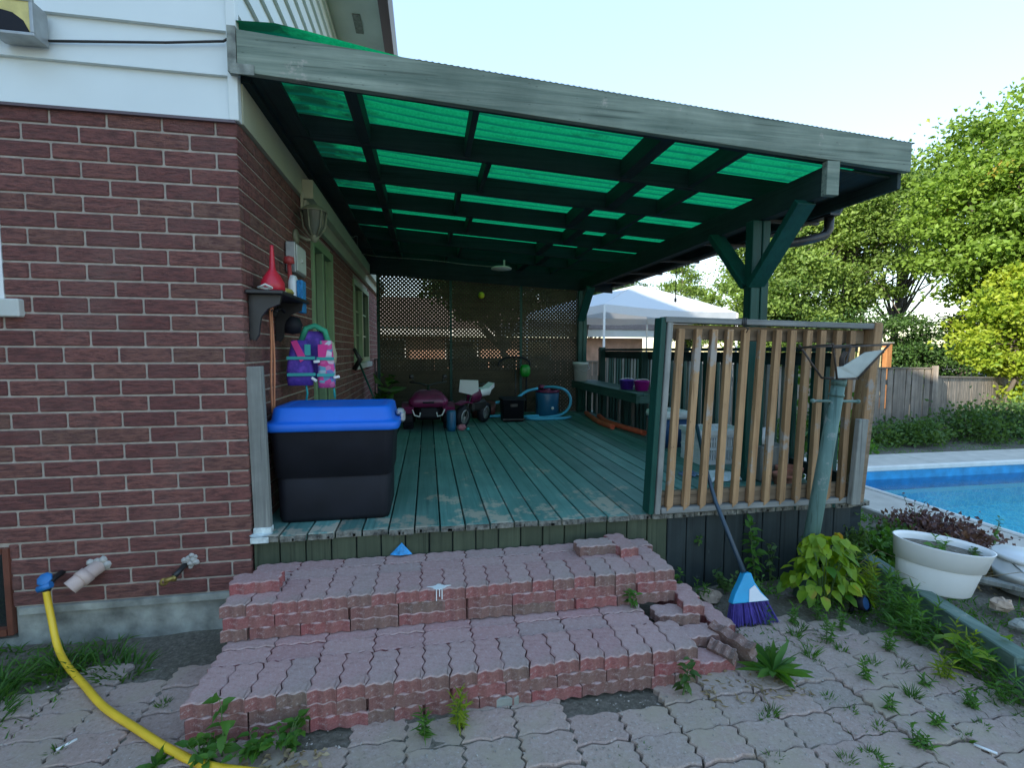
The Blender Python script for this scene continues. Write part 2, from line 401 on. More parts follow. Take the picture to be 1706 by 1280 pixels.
def paver_mb(W, Ln, h, ch=.005, g=.002):
    o = paver_outline(W, Ln, g); n = len(o); cx, cy = W/2, Ln/2
    ins = lambda p: (cx+(p[0]-cx)*(1-2*ch/W), cy+(p[1]-cy)*(1-2*ch/Ln))
    vs = [(p[0]-cx, p[1]-cy, 0) for p in o]+[(p[0]-cx, p[1]-cy, h-ch) for p in o]+[(ins(p)[0]-cx, ins(p)[1]-cy, h) for p in o]
    b = MB(); b.add(vs, [tuple(range(n))[::-1]], 1)
    b.add([], [])
    fs = [(i, (i+1) % n, n+(i+1) % n, n+i) for i in range(n)]
    b.f += fs; b.m += [1]*n; b.sm += [False]*n
    fs = [(n+i, n+(i+1) % n, 2*n+(i+1) % n, 2*n+i) for i in range(n)]
    b.f += fs; b.m += [0]*n; b.sm += [False]*n
    b.f.append(tuple(2*n+i for i in range(n))); b.m.append(0); b.sm.append(False)
    return b
# ground paving: one structure object, every stone slightly out of level
def paving():
    b = MB(); CW, RL = .215, .15
    ou = paver_outline(CW, RL, .002, .008, .006, 12, 12)
    n = len(ou); cx, cy = CW/2, RL/2
    for i in range(-13, 18):
        off = random.choice((0, .075)) + random.uniform(-.01, .01)
        for j in range(-26, 8):
            x = i*CW; y = j*RL+off-.05
            if y > -.20: continue
            if x < .1 and y > -.42-.5*max(0, -x-.55)+.05*math.sin(x*7): continue
            if .05 < x < 2.1 and y > -.98 and y < -.2 and x+CW > .1: 
                if y > -.80: continue
                if random.random() < .45: continue
            if x > 2.0 and y > -.62+.15*math.sin(x*5): continue
            if x > 3.30-.22*(y+.5)*0-.05*math.sin(y*4): continue
            z = random.uniform(-.004, .006); tx, ty = random.uniform(-.014, .014), random.uniform(-.014, .014); ro = random.uniform(-.022, .022)
            M = Matrix.Translation((x+cx, y+cy, z)) @ Matrix.Rotation(ro, 4, 'Z') @ Matrix.Rotation(tx, 4, 'X') @ Matrix.Rotation(ty, 4, 'Y')
            wx = random.uniform(.975, 1.0); wy = random.uniform(.965, 1.0)
            o2 = [((p[0]-cx)*wx+random.uniform(-.002, .002), (p[1]-cy)*wy+random.uniform(-.002, .002)) for p in ou]
            vs = [M @ Vector((p[0], p[1], -.04)) for p in o2]+[M @ Vector((p[0], p[1], -.005)) for p in o2]+[M @ Vector((p[0]*.955, p[1]*.94, 0)) for p in o2]
            fs = [(k, (k+1) % n, n+(k+1) % n, n+k) for k in range(n)]+[(n+k, n+(k+1) % n, 2*n+(k+1) % n, 2*n+k) for k in range(n)]+[tuple(2*n+k for k in range(n))]
            b.add(vs, fs, 0)
    tag(b.build('paving', M_ground_paver), kind='structure')
paving()

# ------------------------------------------------------------------ pool and its coping
def watermat():
    m, nt, N, L, B = newmat('pool_water')
    N.remove(B)
    v = coords(N, L, (1, 1, 1)); 
    a = noise(N, L, v, 5.5, 4, .55); c = noise(N, L, v, 22, 2, .5)
    b1 = bump(N, L, a, .35, .03, None); b2 = bump(N, L, c, .25, .008, None, b1)
    gl = N.new('ShaderNodeBsdfGlossy'); gl.inputs['Roughness'].default_value = .04; L.new(b2, gl.inputs['Normal'])
    rf = N.new('ShaderNodeBsdfTransparent'); rf.inputs[0].default_value = (.45, .93, .98, 1)
    fr = N.new('ShaderNodeFresnel'); fr.inputs[0].default_value = 1.33; L.new(b2, fr.inputs['Normal'])
    ms = N.new('ShaderNodeMixShader'); L.new(fr.outputs[0], ms.inputs[0]); L.new(rf.outputs[0], ms.inputs[1]); L.new(gl.outputs[0], ms.inputs[2])
    L.new(ms.outputs[0], N['Material Output'].inputs[0]); return m
M_liner = None
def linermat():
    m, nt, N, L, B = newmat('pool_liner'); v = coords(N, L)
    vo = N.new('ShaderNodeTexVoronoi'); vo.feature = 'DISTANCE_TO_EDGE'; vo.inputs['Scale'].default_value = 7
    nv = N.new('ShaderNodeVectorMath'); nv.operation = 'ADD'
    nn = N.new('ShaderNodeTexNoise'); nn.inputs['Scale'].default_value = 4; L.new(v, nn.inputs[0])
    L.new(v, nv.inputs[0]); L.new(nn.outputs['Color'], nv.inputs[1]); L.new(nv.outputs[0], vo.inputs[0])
    c = ramp(N, L, vo.outputs['Distance'], [(0, (.55, .92, .95)), (.12, (.13, .72, .85)), (.5, (.06, .62, .80))])  # pale web is a caustic light pattern painted into the liner colour
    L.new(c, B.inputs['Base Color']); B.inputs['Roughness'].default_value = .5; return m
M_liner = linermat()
M_coping = plain('pool_coping_concrete', (.46, .42, .36), .85, .15, 5, .3)
def pool():
    x0, x1, y0, y1 = 5.64, 11.2, -3.4, 2.36
    b = MB()
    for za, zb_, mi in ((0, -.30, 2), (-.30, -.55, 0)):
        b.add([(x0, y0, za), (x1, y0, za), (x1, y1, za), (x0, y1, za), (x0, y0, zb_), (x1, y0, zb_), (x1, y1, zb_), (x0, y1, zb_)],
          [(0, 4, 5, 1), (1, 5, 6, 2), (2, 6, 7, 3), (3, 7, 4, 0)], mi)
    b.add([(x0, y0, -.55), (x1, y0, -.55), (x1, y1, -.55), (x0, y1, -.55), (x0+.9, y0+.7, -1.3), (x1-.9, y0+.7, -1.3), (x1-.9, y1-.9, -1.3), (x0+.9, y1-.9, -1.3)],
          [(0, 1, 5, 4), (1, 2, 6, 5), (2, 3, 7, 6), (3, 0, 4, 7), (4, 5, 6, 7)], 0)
    # white seam bead running round the liner below the waterline
    for p, q in (((x0+.01, y0, -.30), (x0+.01, y1, -.30)), ((x0, y1-.01, -.30), (x1, y1-.01, -.30))): b.beam(p, q, .03, .05, mi=1)
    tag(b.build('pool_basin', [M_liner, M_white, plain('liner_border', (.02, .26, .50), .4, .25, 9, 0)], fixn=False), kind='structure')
    wv = MB(); wv.add([(x0, y0, -.13), (x1, y0, -.13), (x1, y1, -.13), (x0, y1, -.13)], [(0, 1, 2, 3)])
    tag(wv.build('water', watermat(), fixn=False), kind='structure')
    c = MB()
    def slab(a, b_, z1=.03): c.box((a[0], a[1], -.06), (b_[0], b_[1], z1), 0, ch=.012)
    slab((5.02, -3.4), (5.60, .2)); slab((5.025, .206), (5.60, 2.34)); slab((5.02, 2.40), (7.6, 3.02)); slab((7.606, 2.40), (10.2, 3.02)); slab((10.206, 2.40), (13.4, 3.02))
    c.box((5.603, -3.4, -.02), (5.66, 2.33, .045), 1, ch=.012); c.box((5.60, 2.335, -.02), (13.4, 2.397, .045), 1, ch=.012)
    tag(c.build('pool_deck', [M_coping, plain('coping_lip', (.62, .60, .55), .6, .1, 6, .1)]), kind='structure')
pool()

# ------------------------------------------------------------------ house
house = thing('brick_house', 'red brick house with white lap siding above and a covered deck along its side', 'house')
BZ0, BH, BL = .185, .0829, .246
def brick_wall(b, mo, axis, a0, a1, z0=BZ0, nz=30, off=0, holes=(), out=0.0, skip_missing=()):
    """axis 'X': wall face on Y=0 looking -Y, from X a0..a1; axis 'Y': face on X=0 looking +X"""
    g = .005
    for k in range(nz):
        za, zb = z0+k*BH+g, z0+(k+1)*BH-g
        s = (off + (k % 2)*BL/2)
        i0 = int(math.floor((a0-s)/BL))-1
        while True:
            p, q = s+i0*BL+g, s+(i0+1)*BL-g; i0 += 1
            if p > a1: break
            p, q = max(p, a0), min(q, a1)
            if q-p < .03: continue
            segs = [(p, q)]
            for (h0, h1, hz0, hz1) in holes:
                if za < hz1 and zb > hz0:
                    ns = []
                    for (c, d) in segs:
                        if d <= h0 or c >= h1: ns.append((c, d)); continue
                        if c < h0: ns.append((c, h0))
                        if d > h1: ns.append((h1, d))
                    segs = ns
            for (c, d) in segs:
                if d-c < .02: continue
                dp = random.uniform(-.0015, .0015)
                if axis == 'X': b.box((c, -.0-dp, za), (d, .06, zb), 0, ch=.005)
                else: b.box((-.06, c, za), (0+dp, d, zb), 0, ch=.0035)
wb = MB()
brick_wall(wb, None, 'X', -4.0, 0.0, off=.02, holes=((-3, -1.075, 1.68, 2.7), (-3, -1.135, 0, .47)))
brick_wall(wb, None, 'Y', 0.063, 7.42, nz=30, off=-.1, holes=((1.55, 2.42, 0, 2.46), (3.86, 5.45, 1.32, 2.44)))
for v_i, v in enumerate(wb.v): pass
bw = wb.build('brick_wall', M_brick, house)
mo = MB()
def panel_holes(mb, axis, a0, a1, z0, z1, d0, d1, holes):
    xs = sorted(set([a0, a1]+[h[0] for h in holes]+[h[1] for h in holes])); zs = sorted(set([z0, z1]+[h[2] for h in holes]+[h[3] for h in holes]))
    xs = [x for x in xs if a0 <= x <= a1]; zs = [z for z in zs if z0 <= z <= z1]
    for i in range(len(xs)-1):
        for j in range(len(zs)-1):
            cx, cz = (xs[i]+xs[i+1])/2, (zs[j]+zs[j+1])/2
            if any(h[0] < cx < h[1] and h[2] < cz < h[3] for h in holes): continue
            if axis == 'X': mb.box((xs[i], d0, zs[j]), (xs[i+1], d1, zs[j+1]))
            else: mb.box((d0, xs[i], zs[j]), (d1, xs[i+1], zs[j+1]))
panel_holes(mo, 'X', -9.0, -.008, .185, 2.665, .007, .2, ((-3, -1.075, 1.68, 2.67), (-3, -1.135, .18, .47)))
panel_holes(mo, 'Y', .2, 7.40, .185, 2.665, -.2, -.007, ((1.55, 2.42, .18, 2.46), (3.86, 5.45, 1.32, 2.44)))
mo.build('mortar_joints', M_mortar, house)
fo = MB()
fo.box((-1.125, .012, -.3), (-.0, .2, .183)); fo.box((-9, .012, -.3), (-1.60, .2, .183)); fo.box((-1.60, .012, -.3), (-1.125, .2, .02)); fo.box((-.2, .2, -.3), (-.012, 7.4, .183))
fo.box((-1.10, -.012, .150), (-.03, .011, .184)); 
fo.build('foundation', M_concrete, house)
# interior floor and dark back so that windows read as rooms
inn = MB(); inn.box((-8.9, .5, .4), (-.5, 7.2, .45)); inn.box((-3.0, .21, -.3), (-2.95, 7.2, 4.9)); inn.box((-8.9, 7.38, 0), (-.01, 7.42, 4.9)); inn.box((-9, .0, -.3), (-8.96, 7.4, 4.9))
inn.build('inner_wall', plain('inner_wall_paint', (.12, .11, .10), .9), house)
# lap siding
def laps_front(mb, x0, x1, z0, n, st):
    for k in range(n):
        z = z0+k*st
        mb.add([(x0, .012, z+st), (x0, -.012, z), (x0, .02, z), (x1, .012, z+st), (x1, -.012, z), (x1, .02, z)], [(0, 1, 4, 3), (1, 2, 5, 4), (0, 3, 5, 2), (0, 2, 1), (3, 4, 5)])
def laps_side(mb, y0, y1, z0, n, st):
    for k in range(n):
        z = z0+k*st
        mb.add([(-.012, y0, z+st), (.012, y0, z), (-.02, y0, z), (-.012, y1, z+st), (.012, y1, z), (-.02, y1, z)], [(0, 1, 4, 3), (1, 2, 5, 4), (0, 3, 5, 2), (0, 2, 1), (3, 4, 5)])
si = MB(); laps_front(si, -9, -.03, 2.67, 11, .216); si.build('front_siding', M_siding, house)
# lap siding on the side wall
s2 = MB(); laps_side(s2, .03, 7.4, 3.04, 11, .18); s2.build('side_siding', M_siding, house)
ct = MB(); ct.box((-.031, -.016, 2.668), (.016, .031, 5.0), ch=.003); ct.build('corner_trim', M_siding, house)
ft = MB(); ft.box((-.02, .035, 2.672), (.022, 7.4, 2.875)); ft.box((-.02, .035, 2.875), (.012, 7.4, 3.04)); ft.build('fascia_trim', M_cream, house)
dl = MB(); dl.box((-9, -.018, 2.655), (.0, .01, 2.669)); dl.build('drip_edge', M_gutterbrown, house)
sf = MB(); sf.box((.0, -.3, 4.95), (.50, 11, 4.97)); 
for y in (1.2, 2.62, 4.1, 5.6): sf.box((.22, y, 4.940), (.30, y+.30, 4.9495), 1)
sf.build('soffit', [M_soffit, M_grey], house)
gt = MB(); gt.prism([(.50, 4.93), (.60, 4.93), (.635, 4.99), (.635, 5.06), (.62, 5.06), (.62, 5.0), (.52, 4.96), (.50, 5.06)], -.3, 11, axis='Y'); gt.build('gutter', M_gutterbrown, house)
rf = MB(); rf.add([(.6, -.35, 5.05), (.6, 7.7, 5.05), (-4.5, 7.7, 7.1), (-4.5, -.35, 7.1), (-9.6, -.35, 5.05), (-9.6, 7.7, 5.05)], [(0, 1, 2, 3), (3, 2, 5, 4)])
rf.add([(0, 0.03, 5.0), (-9, .03, 5.0), (-4.5, .03, 7.0), (0, 7.4, 5.0), (-9, 7.4, 5.0), (-4.5, 7.4, 7.0)], [(0, 1, 2), (3, 4, 5)], 1)
rf.build('roof', [M_shingle, M_siding], house)
# thicker soffit board lower down beyond the corner
tb = MB(); tb.box((.023, 1.22, 2.66), (.10, 7.4, 2.80)); tb.box((.0125, 1.20, 2.52), (.03, 1.219, 2.70)); tb.box((.003, 1.262, 2.535), (.045, 7.4, 2.659)); tb.build('lower_trim', M_cream, house)
# unseen wing added out of frame to block the sun from the yard
M_blocker = plain('sun_blocker_wall', (.72, .72, .68), .7, .05, 2, .05)  # pale so the added wing also bounces light back
wg = MB(); wg.box((-11, -11, -.3), (-5, -.02, 6.1)); wg.add([(-5, -11, 6.1), (-11, -11, 6.1), (-8, -11, 9.0), (-5, -.02, 6.1), (-11, -.02, 6.1), (-8, -.02, 9.0)], [(0, 1, 2), (3, 4, 5)]); wg.build('sun_blocker', M_blocker, house)
wr = MB(); wr.add([(-4.6, -11.4, 5.9), (-4.6, 1.5, 5.9), (-8, 1.5, 9.2), (-8, -11.4, 9.2), (-11.4, -11.4, 5.9), (-11.4, 1.5, 5.9)], [(0, 1, 2, 3), (3, 2, 5, 4)]); wr.build('sun_blocker_roof', M_shingle, house)
# patio door
door = MB()
for y0, y1, x in ((1.55, 1.61, .02), (1.955, 2.01, .012), (2.36, 2.42, .02)): door.box((-.10, y0, .49), (x, y1, 2.46), ch=.003)
door.box((-.10, 1.613, 2.385), (.018, 2.357, 2.46)); door.box((-.10, 1.613, .49), (.018, 2.357, .56))
door.box((-.07, 1.62, .565), (-.03, 1.66, 2.38)); door.box((-.07, 2.30, .565), (-.03, 2.355, 2.38))
dd = door.build('patio_door', M_doorgreen, house)
gl = MB(); gl.box((-.055, 1.66, .565), (-.045, 1.95, 2.38)); gl.box((-.045, 2.01, .565), (-.035, 2.30, 2.38)); gl.build('glass', M_glassdark, dd)
hh = MB(); hh.tube([(.03, 1.93, 1.40), (.045, 1.93, 1.42), (.045, 1.93, 1.55), (.03, 1.93, 1.57)], .008); hh.build('handle', M_black, dd)
# side window with glazing bars
wn = MB()
for z0, z1 in ((1.32, 1.39), (2.37, 2.44)): wn.box((-.09, 3.86, z0), (.015, 5.45, z1))
for y0 in (3.86, 4.62, 5.38): wn.box((-.09, y0, 1.393), (.013, y0+.07, 2.367))
for y0 in (4.26, 5.02): wn.box((-.05, y0, 1.393), (-.03, y0+.025, 2.367))
for z in (1.70, 2.03): wn.box((-.052, 3.93, z), (-.028, 5.38, z+.025))
wo = wn.build('window', M_doorgreen, house); g2 = MB(); g2.box((-.045, 3.93, 1.39), (-.04, 5.38, 2.37)); g2.build('pane', M_glassdark, wo)
sl = MB(); sl.box((-.02, 3.82, 1.24), (.05, 5.49, 1.315)); sl.build('sill', M_offwhite, wo)
# front windows (only their right edges show)
wf = MB(); wf.box((-2.6, .0, 1.745), (-1.076, .05, 1.80)); wf.box((-1.13, -.0, 1.80), (-1.076, .05, 2.665)); wf.box((-2.6, .0, 1.80), (-2.55, .05, 2.665)); wf.box((-1.86, .0, 1.80), (-1.82, .05, 2.665))
wfo = wf.build('window', M_white, house); p = MB(); p.box((-2.55, .03, 1.80), (-1.13, .035, 2.665)); p.build('pane', M_glassdark, wfo)
sl = MB(); sl.box((-2.65, -.035, 1.655), (-.995, .05, 1.743), ch=.006); sl.build('sill', M_offwhite, wfo)
wf = MB(); wf.box((-1.155, -.014, .045), (-1.128, .04, .50), ch=.003); wf.box((-1.60, -.014, .045), (-1.157, .04, .08)); wf.box((-1.60, -.014, .47), (-1.157, .04, .50))
wfo = wf.build('basement_window', plain('brown_window_paint', (.15, .05, .03), .5, .3), house); p = MB(); p.box((-1.6, .02, .08), (-1.157, .025, .47)); p.build('pane', M_glassdark, wfo)

# things fixed to the front wall
fl = thing('flood_lamp', 'rectangular flood lamp with cracked amber lens on the white siding above the brick', 'lamp')
b = MB(); b.box((-.99, -.12, 2.925), (-.80, -.105, 2.94)); b.box((-.99, -.12, 3.075), (-.80, -.105, 3.09)); b.box((-.815, -.12, 2.94), (-.80, -.105, 3.075)); b.box((-.99, -.12, 2.94), (-.975, -.105, 3.075)); b.box((-.985, -.104, 2.93), (-.805, -.02, 3.085)); b.build('housing', M_steel, fl, bevel=.003)
b = MB(); b.box((-.975, -.1145, 2.94), (-.815, -.1085, 3.075)); b.build('lens', plain('amber_lens', (.62, .52, .18), .25, .25, 12), fl)
b = MB(); b.prism([(-.975, 2.941), (-.817, 2.941), (-.84, 2.99), (-.88, 3.02), (-.93, 3.03), (-.975, 3.02)], -.1185, -.1155, axis='Y'); b.build('broken_glass', M_black, fl)
b = MB(); b.tube([(-1.9, -.022, 2.965), (-1.3, -.022, 2.955), (-.8, -.022, 2.962), (-.3, -.022, 3.010), (-.04, -.022, 3.045), (-.01, -.03, 3.06)], .006, 6)
tag(b.build('wall_cable', M_blackm), 'thin dark cable stapled across the white siding', 'cable')
pv = thing('vent_pipe', 'short pale pink plastic pipe elbow sticking out of the brick beside the hose tap', 'pipe')
b = MB(); b.tube([(-.737, .03, .372), (-.742, -.03, .368), (-.765, -.075, .350), (-.80, -.115, .318)], [.036, .036, .036, .037], 16, cap=False); b.tube([(-.80, -.115, .318), (-.765, -.075, .350), (-.742, -.03, .368)], .031, 16, cap=False); b.tube([(-.753, -.055, .360), (-.773, -.085, .342)], .041, 16)
b.build('elbow', plain('pink_pvc', (.50, .38, .33), .6, .12, 8), pv)
b = MB()
for k in range(26):
    a = random.uniform(0, 6.28); r = random.uniform(.02, .05); b.lathe([(0, .012), (.011, .008), (.014, 0)], 7, M=Matrix.Translation((-.737+r*math.cos(a), 0, .372+r*math.sin(a)*.8)) @ Matrix.Rotation(R(90), 4, 'X') @ Matrix.Scale(random.uniform(.7, 1.5), 4))
b.build('caulk', plain('grey_caulk', (.38, .37, .34), .9, .2, 30), pv)
bp = thing('capped_pipe', 'brass pipe with two capped outlets poking out of grey caulk in the brick', 'pipe')
b = MB(); b.tube([(-.325, .02, .362), (-.34, -.05, .335), (-.352, -.075, .322)], .014, 10); b.build('stub', M_blackm, bp)
b = MB(); b.tube([(-.350, -.07, .326), (-.353, -.078, .300)], .013, 10); b.tube([(-.39, -.085, .305), (-.35, -.078, .318)], [.015, .011], 10); b.lathe([(.010, -.004), (.020, -.004), (.020, .004), (.010, .004)], 14, M=Matrix.Translation((-.393, -.088, .303)) @ Matrix.Rotation(R(75), 4, 'X')); b.build('brass_cap', M_brass, bp)
b = MB()
for k in range(26):
    a = random.uniform(0, 6.28); r = random.uniform(.008, .038); b.lathe([(0, .012), (.011, .008), (.014, 0)], 7, M=Matrix.Translation((-.31+r*math.cos(a), 0, .37+r*math.sin(a))) @ Matrix.Rotation(R(90), 4, 'X') @ Matrix.Scale(random.uniform(.7, 1.4), 4))
b.build('caulk', bpy.data.materials['grey_caulk'], bp)
tp = thing('hose_tap', 'blue handled outdoor tap on the brick wall feeding the yellow hose', 'tap')
b = MB(); b.tube([(-.905, .01, .355), (-.91, -.05, .345), (-.915, -.085, .325), (-.915, -.09, .30)], [.013, .015, .018, .016], 10); b.build('spout', M_blackm, tp)
b = MB(); b.lathe([(.0, .006), (.03, .006), (.034, 0), (.03, -.006), (.0, -.006)], 8, M=Matrix.Translation((-.925, -.085, .36)) @ Matrix.Rotation(R(50), 4, 'X')); b.tube([(-.925, -.085, .36), (-.915, -.07, .338)], .008); b.tube([(-.945, -.1, .315), (-.89, -.095, .335)], .017, 8); b.build('tap_handle', plain('tap_blue', (.02, .16, .42), .4, .15), tp)
hs = [(-.915, -.093, .302), (-.905, -.10, .24), (-.88, -.12, .15), (-.85, -.15, .085), (-.80, -.20, .040), (-.70, -.30, .022), (-.55, -.44, .018), (-.38, -.60, .018), (-.18, -.75, .018), (.0, -.88, .018), (.18, -.985, .018), (.5, -1.10, .018), (.9, -1.35, .018), (1.0, -1.8, .018)]
def smooth_path(P, n=6):
    P = [Vector(p) for p in P]; out = []
    for i in range(len(P)-1):
        a, b_, c, d = P[max(i-1, 0)], P[i], P[i+1], P[min(i+2, len(P)-1)]
        for k in range(n):
            t = k/n; out.append(.5*((2*b_)+(-a+c)*t+(2*a-5*b_+4*c-d)*t*t+(-a+3*b_-3*c+d)*t**3))
    return out+[P[-1]]
b = MB(); b.tube(smooth_path(hs), .0145, 10, mi=0); tag(b.build('garden_hose', M_yellow), 'yellow garden hose running from the wall tap over the paving', 'hose')

# ------------------------------------------------------------------ deck
ZD = .487
deck = thing('deck', 'raised deck of worn teal painted boards beside the brick house', 'deck')
for k in range(27):
    x0 = .006+k*.1452; x1 = x0+.1365; yf = random.uniform(-.012, .012)-.025
    b = MB(); b.box((x0, yf+.004, ZD-.036), (x1, 4.98, ZD+random.uniform(-.0015, .0015)), 0, ch=.004)
    b.box((x0+.001, yf, ZD-.0355), (x1-.001, yf+.004, ZD-.003), 1)
    # split chips at the weathered end
    for q in range(3):
        cx = random.uniform(x0+.01, x1-.03); b.box((cx, yf-.006, ZD-.03), (cx+random.uniform(.01, .03), yf, ZD-.008-random.uniform(0, .012)), 1)
    b.build('deck_board', [M_deck, M_deckend], deck)
for k in range(29):
    x0 = .010+k*.1355; x1 = x0+.1285
    if x1 > 3.93: break
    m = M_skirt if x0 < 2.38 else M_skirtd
    b = MB(); b.box((x0, .004+random.uniform(-.003, .003), -.06+random.uniform(0, .03)), (x1, .024, ZD-.040), 0, ch=.003); b.build('skirt_board', m, deck)
b = MB(); b.box((.006, .0245, .02), (3.90, .06, ZD-.041)); b.box((3.86, .07, .0), (3.90, 4.96, ZD-.041)); b.box((.008, .3, .25), (3.85, .34, ZD-.041)); b.box((.008, 2.4, .25), (3.85, 2.44, ZD-.041)); b.box((.008, 4.9, .0), (3.85, 4.94, ZD-.041))
b.build('deck_frame', M_dark, deck)
# paint spilled at the left corner
b = MB(); b.lathe([(0, .006), (.05, .0045), (.062, .0)], 14, c=(.045, .02, ZD), sx=1.0, sy=.8); b.box((.008, -.045, ZD-.03), (.10, -.0385, ZD+.003), ch=.002); b.build('paint_spill', plain('chalky_paint', (.5, .56, .55), .9, .35, 25, .5), deck)
sp = thing('stub_post', 'short grey weathered post with white paint splash beside the storage bin', 'post')
b = MB(); b.beam((.052, .04, ZD), (.033, .035, 1.41), .085, .04, up=(0, 1, 0), ch=.003); b.build('post', M_grey, sp)
b = MB(); b.box((.005, .012, ZD+.001), (.097, .065, ZD+.035), ch=.004); b.build('splash', bpy.data.materials['chalky_paint'], sp)

# ------------------------------------------------------------------ patio cover
pc = thing('patio_cover', 'lean-to roof of green corrugated plastic on dark rafters over the deck', 'patio roof')
zt = lambda x: 3.06-.060*x
def sloped(mb, x0, x1, y0, y1, ztop, zbot, mi=0, ch=0):
    vs = [(x0, y0, ztop(x0)), (x1, y0, ztop(x1)), (x1, y1, ztop(x1)), (x0, y1, ztop(x0)), (x0, y0, zbot(x0)), (x1, y0, zbot(x1)), (x1, y1, zbot(x1)), (x0, y1, zbot(x0))]
    mb.add(vs, [(0, 1, 2, 3), (7, 6, 5, 4), (0, 4, 5, 1), (1, 5, 6, 2), (2, 6, 7, 3), (3, 7, 4, 0)], mi)
b = MB(); sloped(b, .03, 4.05, -.055, -.016, lambda x: 3.094-.060*x, lambda x: 2.893-.056*x); b.build('fascia_beam', M_beam, pc, bevel=.003)
b = MB(); b.box((-.012, -.058, 2.885), (.028, -.016, 3.105)); b.box((.0, -.062, 2.875), (.11, -.056, 2.925)); b.build('beam_end_plate', plain('mossy_plate', (.22, .24, .21), .9, .5, 14, .6), pc)
for k in range(8):
    y = .71*k-.010+(.0 if k else 0)
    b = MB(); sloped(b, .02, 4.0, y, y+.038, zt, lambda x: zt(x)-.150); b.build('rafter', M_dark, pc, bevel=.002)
odd = (.52, 1.22, 2.37, 2.92); even = (.52, 1.385, 2.53, 3.02)
for k in range(7):
    for i, x in enumerate(odd if k % 2 == 0 else even):
        wd = .09 if i == 0 else (.05 if i in (1, 3) else .12 if i == 2 else .06)
        b = MB(); sloped(b, x, x+wd*.75, .71*k+.029, .71*k+.699, lambda q: zt(q)-.012, lambda q: zt(q)-.135); b.build('blocking', M_darkY, pc)
b = MB(); b.box((.015, -.01+.04, 2.88), (.06, 5.0, 3.04)); b.build('ledger', M_darkY, pc)
b = MB(); b.box((.062, .03, 2.905), (.20, 5.0, 2.925)); b.build('ledger_board', M_darkY, pc)
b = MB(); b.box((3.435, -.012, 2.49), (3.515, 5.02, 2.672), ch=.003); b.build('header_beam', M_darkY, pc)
b = MB(); b.box((3.43, -.058, 2.486), (3.52, -.0135, 2.695), ch=.002); b.build('header_end_cap', M_beam, pc)
# end board of rafters at the eave
b = MB(); b.box((4.002, -.012, 2.57), (4.03, 5.02, 2.815), ch=.002); b.build('eave_board', M_darkY, pc)
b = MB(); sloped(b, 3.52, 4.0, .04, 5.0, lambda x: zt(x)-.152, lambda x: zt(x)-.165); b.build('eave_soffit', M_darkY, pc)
# posts, braces
for (x, y, z0) in ((3.45, .60, ZD+.001), (3.475, 4.90, ZD+.001)):
    p = MB(); p.box((x-.07, y-.045, z0), (x+.005, y+.045, 2.488), ch=.004); p.box((x+.008, y-.055, z0), (x+.07, y+.055, 2.488), ch=.004)
    po = p.build('post', M_post, pc)
    for s in ((-1, 1) if y < 1 else (-1,)):
        q = MB(); q.beam((x-.03, y+s*.03, 2.0), (x-.03, y+s*.50, 2.487), .05, .135, up=(1, 0, 0), ch=.003); q.build('brace', M_post, po)
def sheetmat():
    m, nt, N, L, B = newmat('green_corrugated_plastic'); v = coords(N, L)
    N.remove(B)
    a = noise(N, L, coords(N, L, (3, 9, 3)), 1, 5, .65); t = N.new('ShaderNodeTexCoord'); sx = N.new('ShaderNodeSeparateXYZ'); L.new(t.outputs['Object'], sx.inputs[0])
    edge = mapr(N, L, sx.outputs[0], .15, .75, .22, -.05)
    ad = N.new('ShaderNodeMath'); ad.operation = 'ADD'; L.new(a, ad.inputs[0]); L.new(edge, ad.inputs[1])
    dirt = mapr(N, L, ad.outputs[0], .52, .72, 0, .92)
    fine = noise(N, L, v, 60, 3); 
    c = ramp(N, L, fine, [(.3, (.006, .34, .10)), (.7, (.012, .46, .145))])
    c = mixc(N, L, dirt, c, (.01, .06, .03))
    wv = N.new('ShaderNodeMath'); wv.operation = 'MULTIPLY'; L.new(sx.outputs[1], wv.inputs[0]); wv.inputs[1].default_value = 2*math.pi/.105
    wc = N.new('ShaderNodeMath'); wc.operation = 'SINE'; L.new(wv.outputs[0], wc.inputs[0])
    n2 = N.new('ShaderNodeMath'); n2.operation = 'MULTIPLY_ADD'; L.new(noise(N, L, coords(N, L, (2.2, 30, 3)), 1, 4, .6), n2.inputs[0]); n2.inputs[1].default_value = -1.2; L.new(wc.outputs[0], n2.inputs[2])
    c = mixc(N, L, mapr(N, L, n2.outputs[0], -1.0, -1.55, 0, .8), c, (.004, .16, .08))  # dark valley stripes paint in the corrugation's shading, broken up like dirt lines
    tr = N.new('ShaderNodeBsdfTranslucent'); L.new(c, tr.inputs[0]); df = N.new('ShaderNodeBsdfDiffuse'); L.new(c, df.inputs[0])
    ms = N.new('ShaderNodeMixShader'); ms.inputs[0].default_value = .22; L.new(tr.outputs[0], ms.inputs[1]); L.new(df.outputs[0], ms.inputs[2])
    L.new(ms.outputs[0], N['Material Output'].inputs[0]); return m
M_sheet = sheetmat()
ys = np.arange(-.0145, 5.06, .0125); xs = np.array([.0, .1, .2, .35, .5, .7, 1, 1.5, 2.2, 3, 3.6, 4.10])
Vv = []
for x in xs:
    for y in ys:
        lift = .105*max(0, 1-abs(x-.22)/1.0)*math.exp(-max(0, y)*.8)
        Vv.append((x, y, 3.083-.060*x+lift+.011*math.sin(2*math.pi*y/.105)))
ny = len(ys); Fq = [(i*ny+j, (i+1)*ny+j, (i+1)*ny+j+1, i*ny+j+1) for i in range(len(xs)-1) for j in range(ny-1)]
npmesh('roof_sheet', Vv, Fq, M_sheet, pc, True)
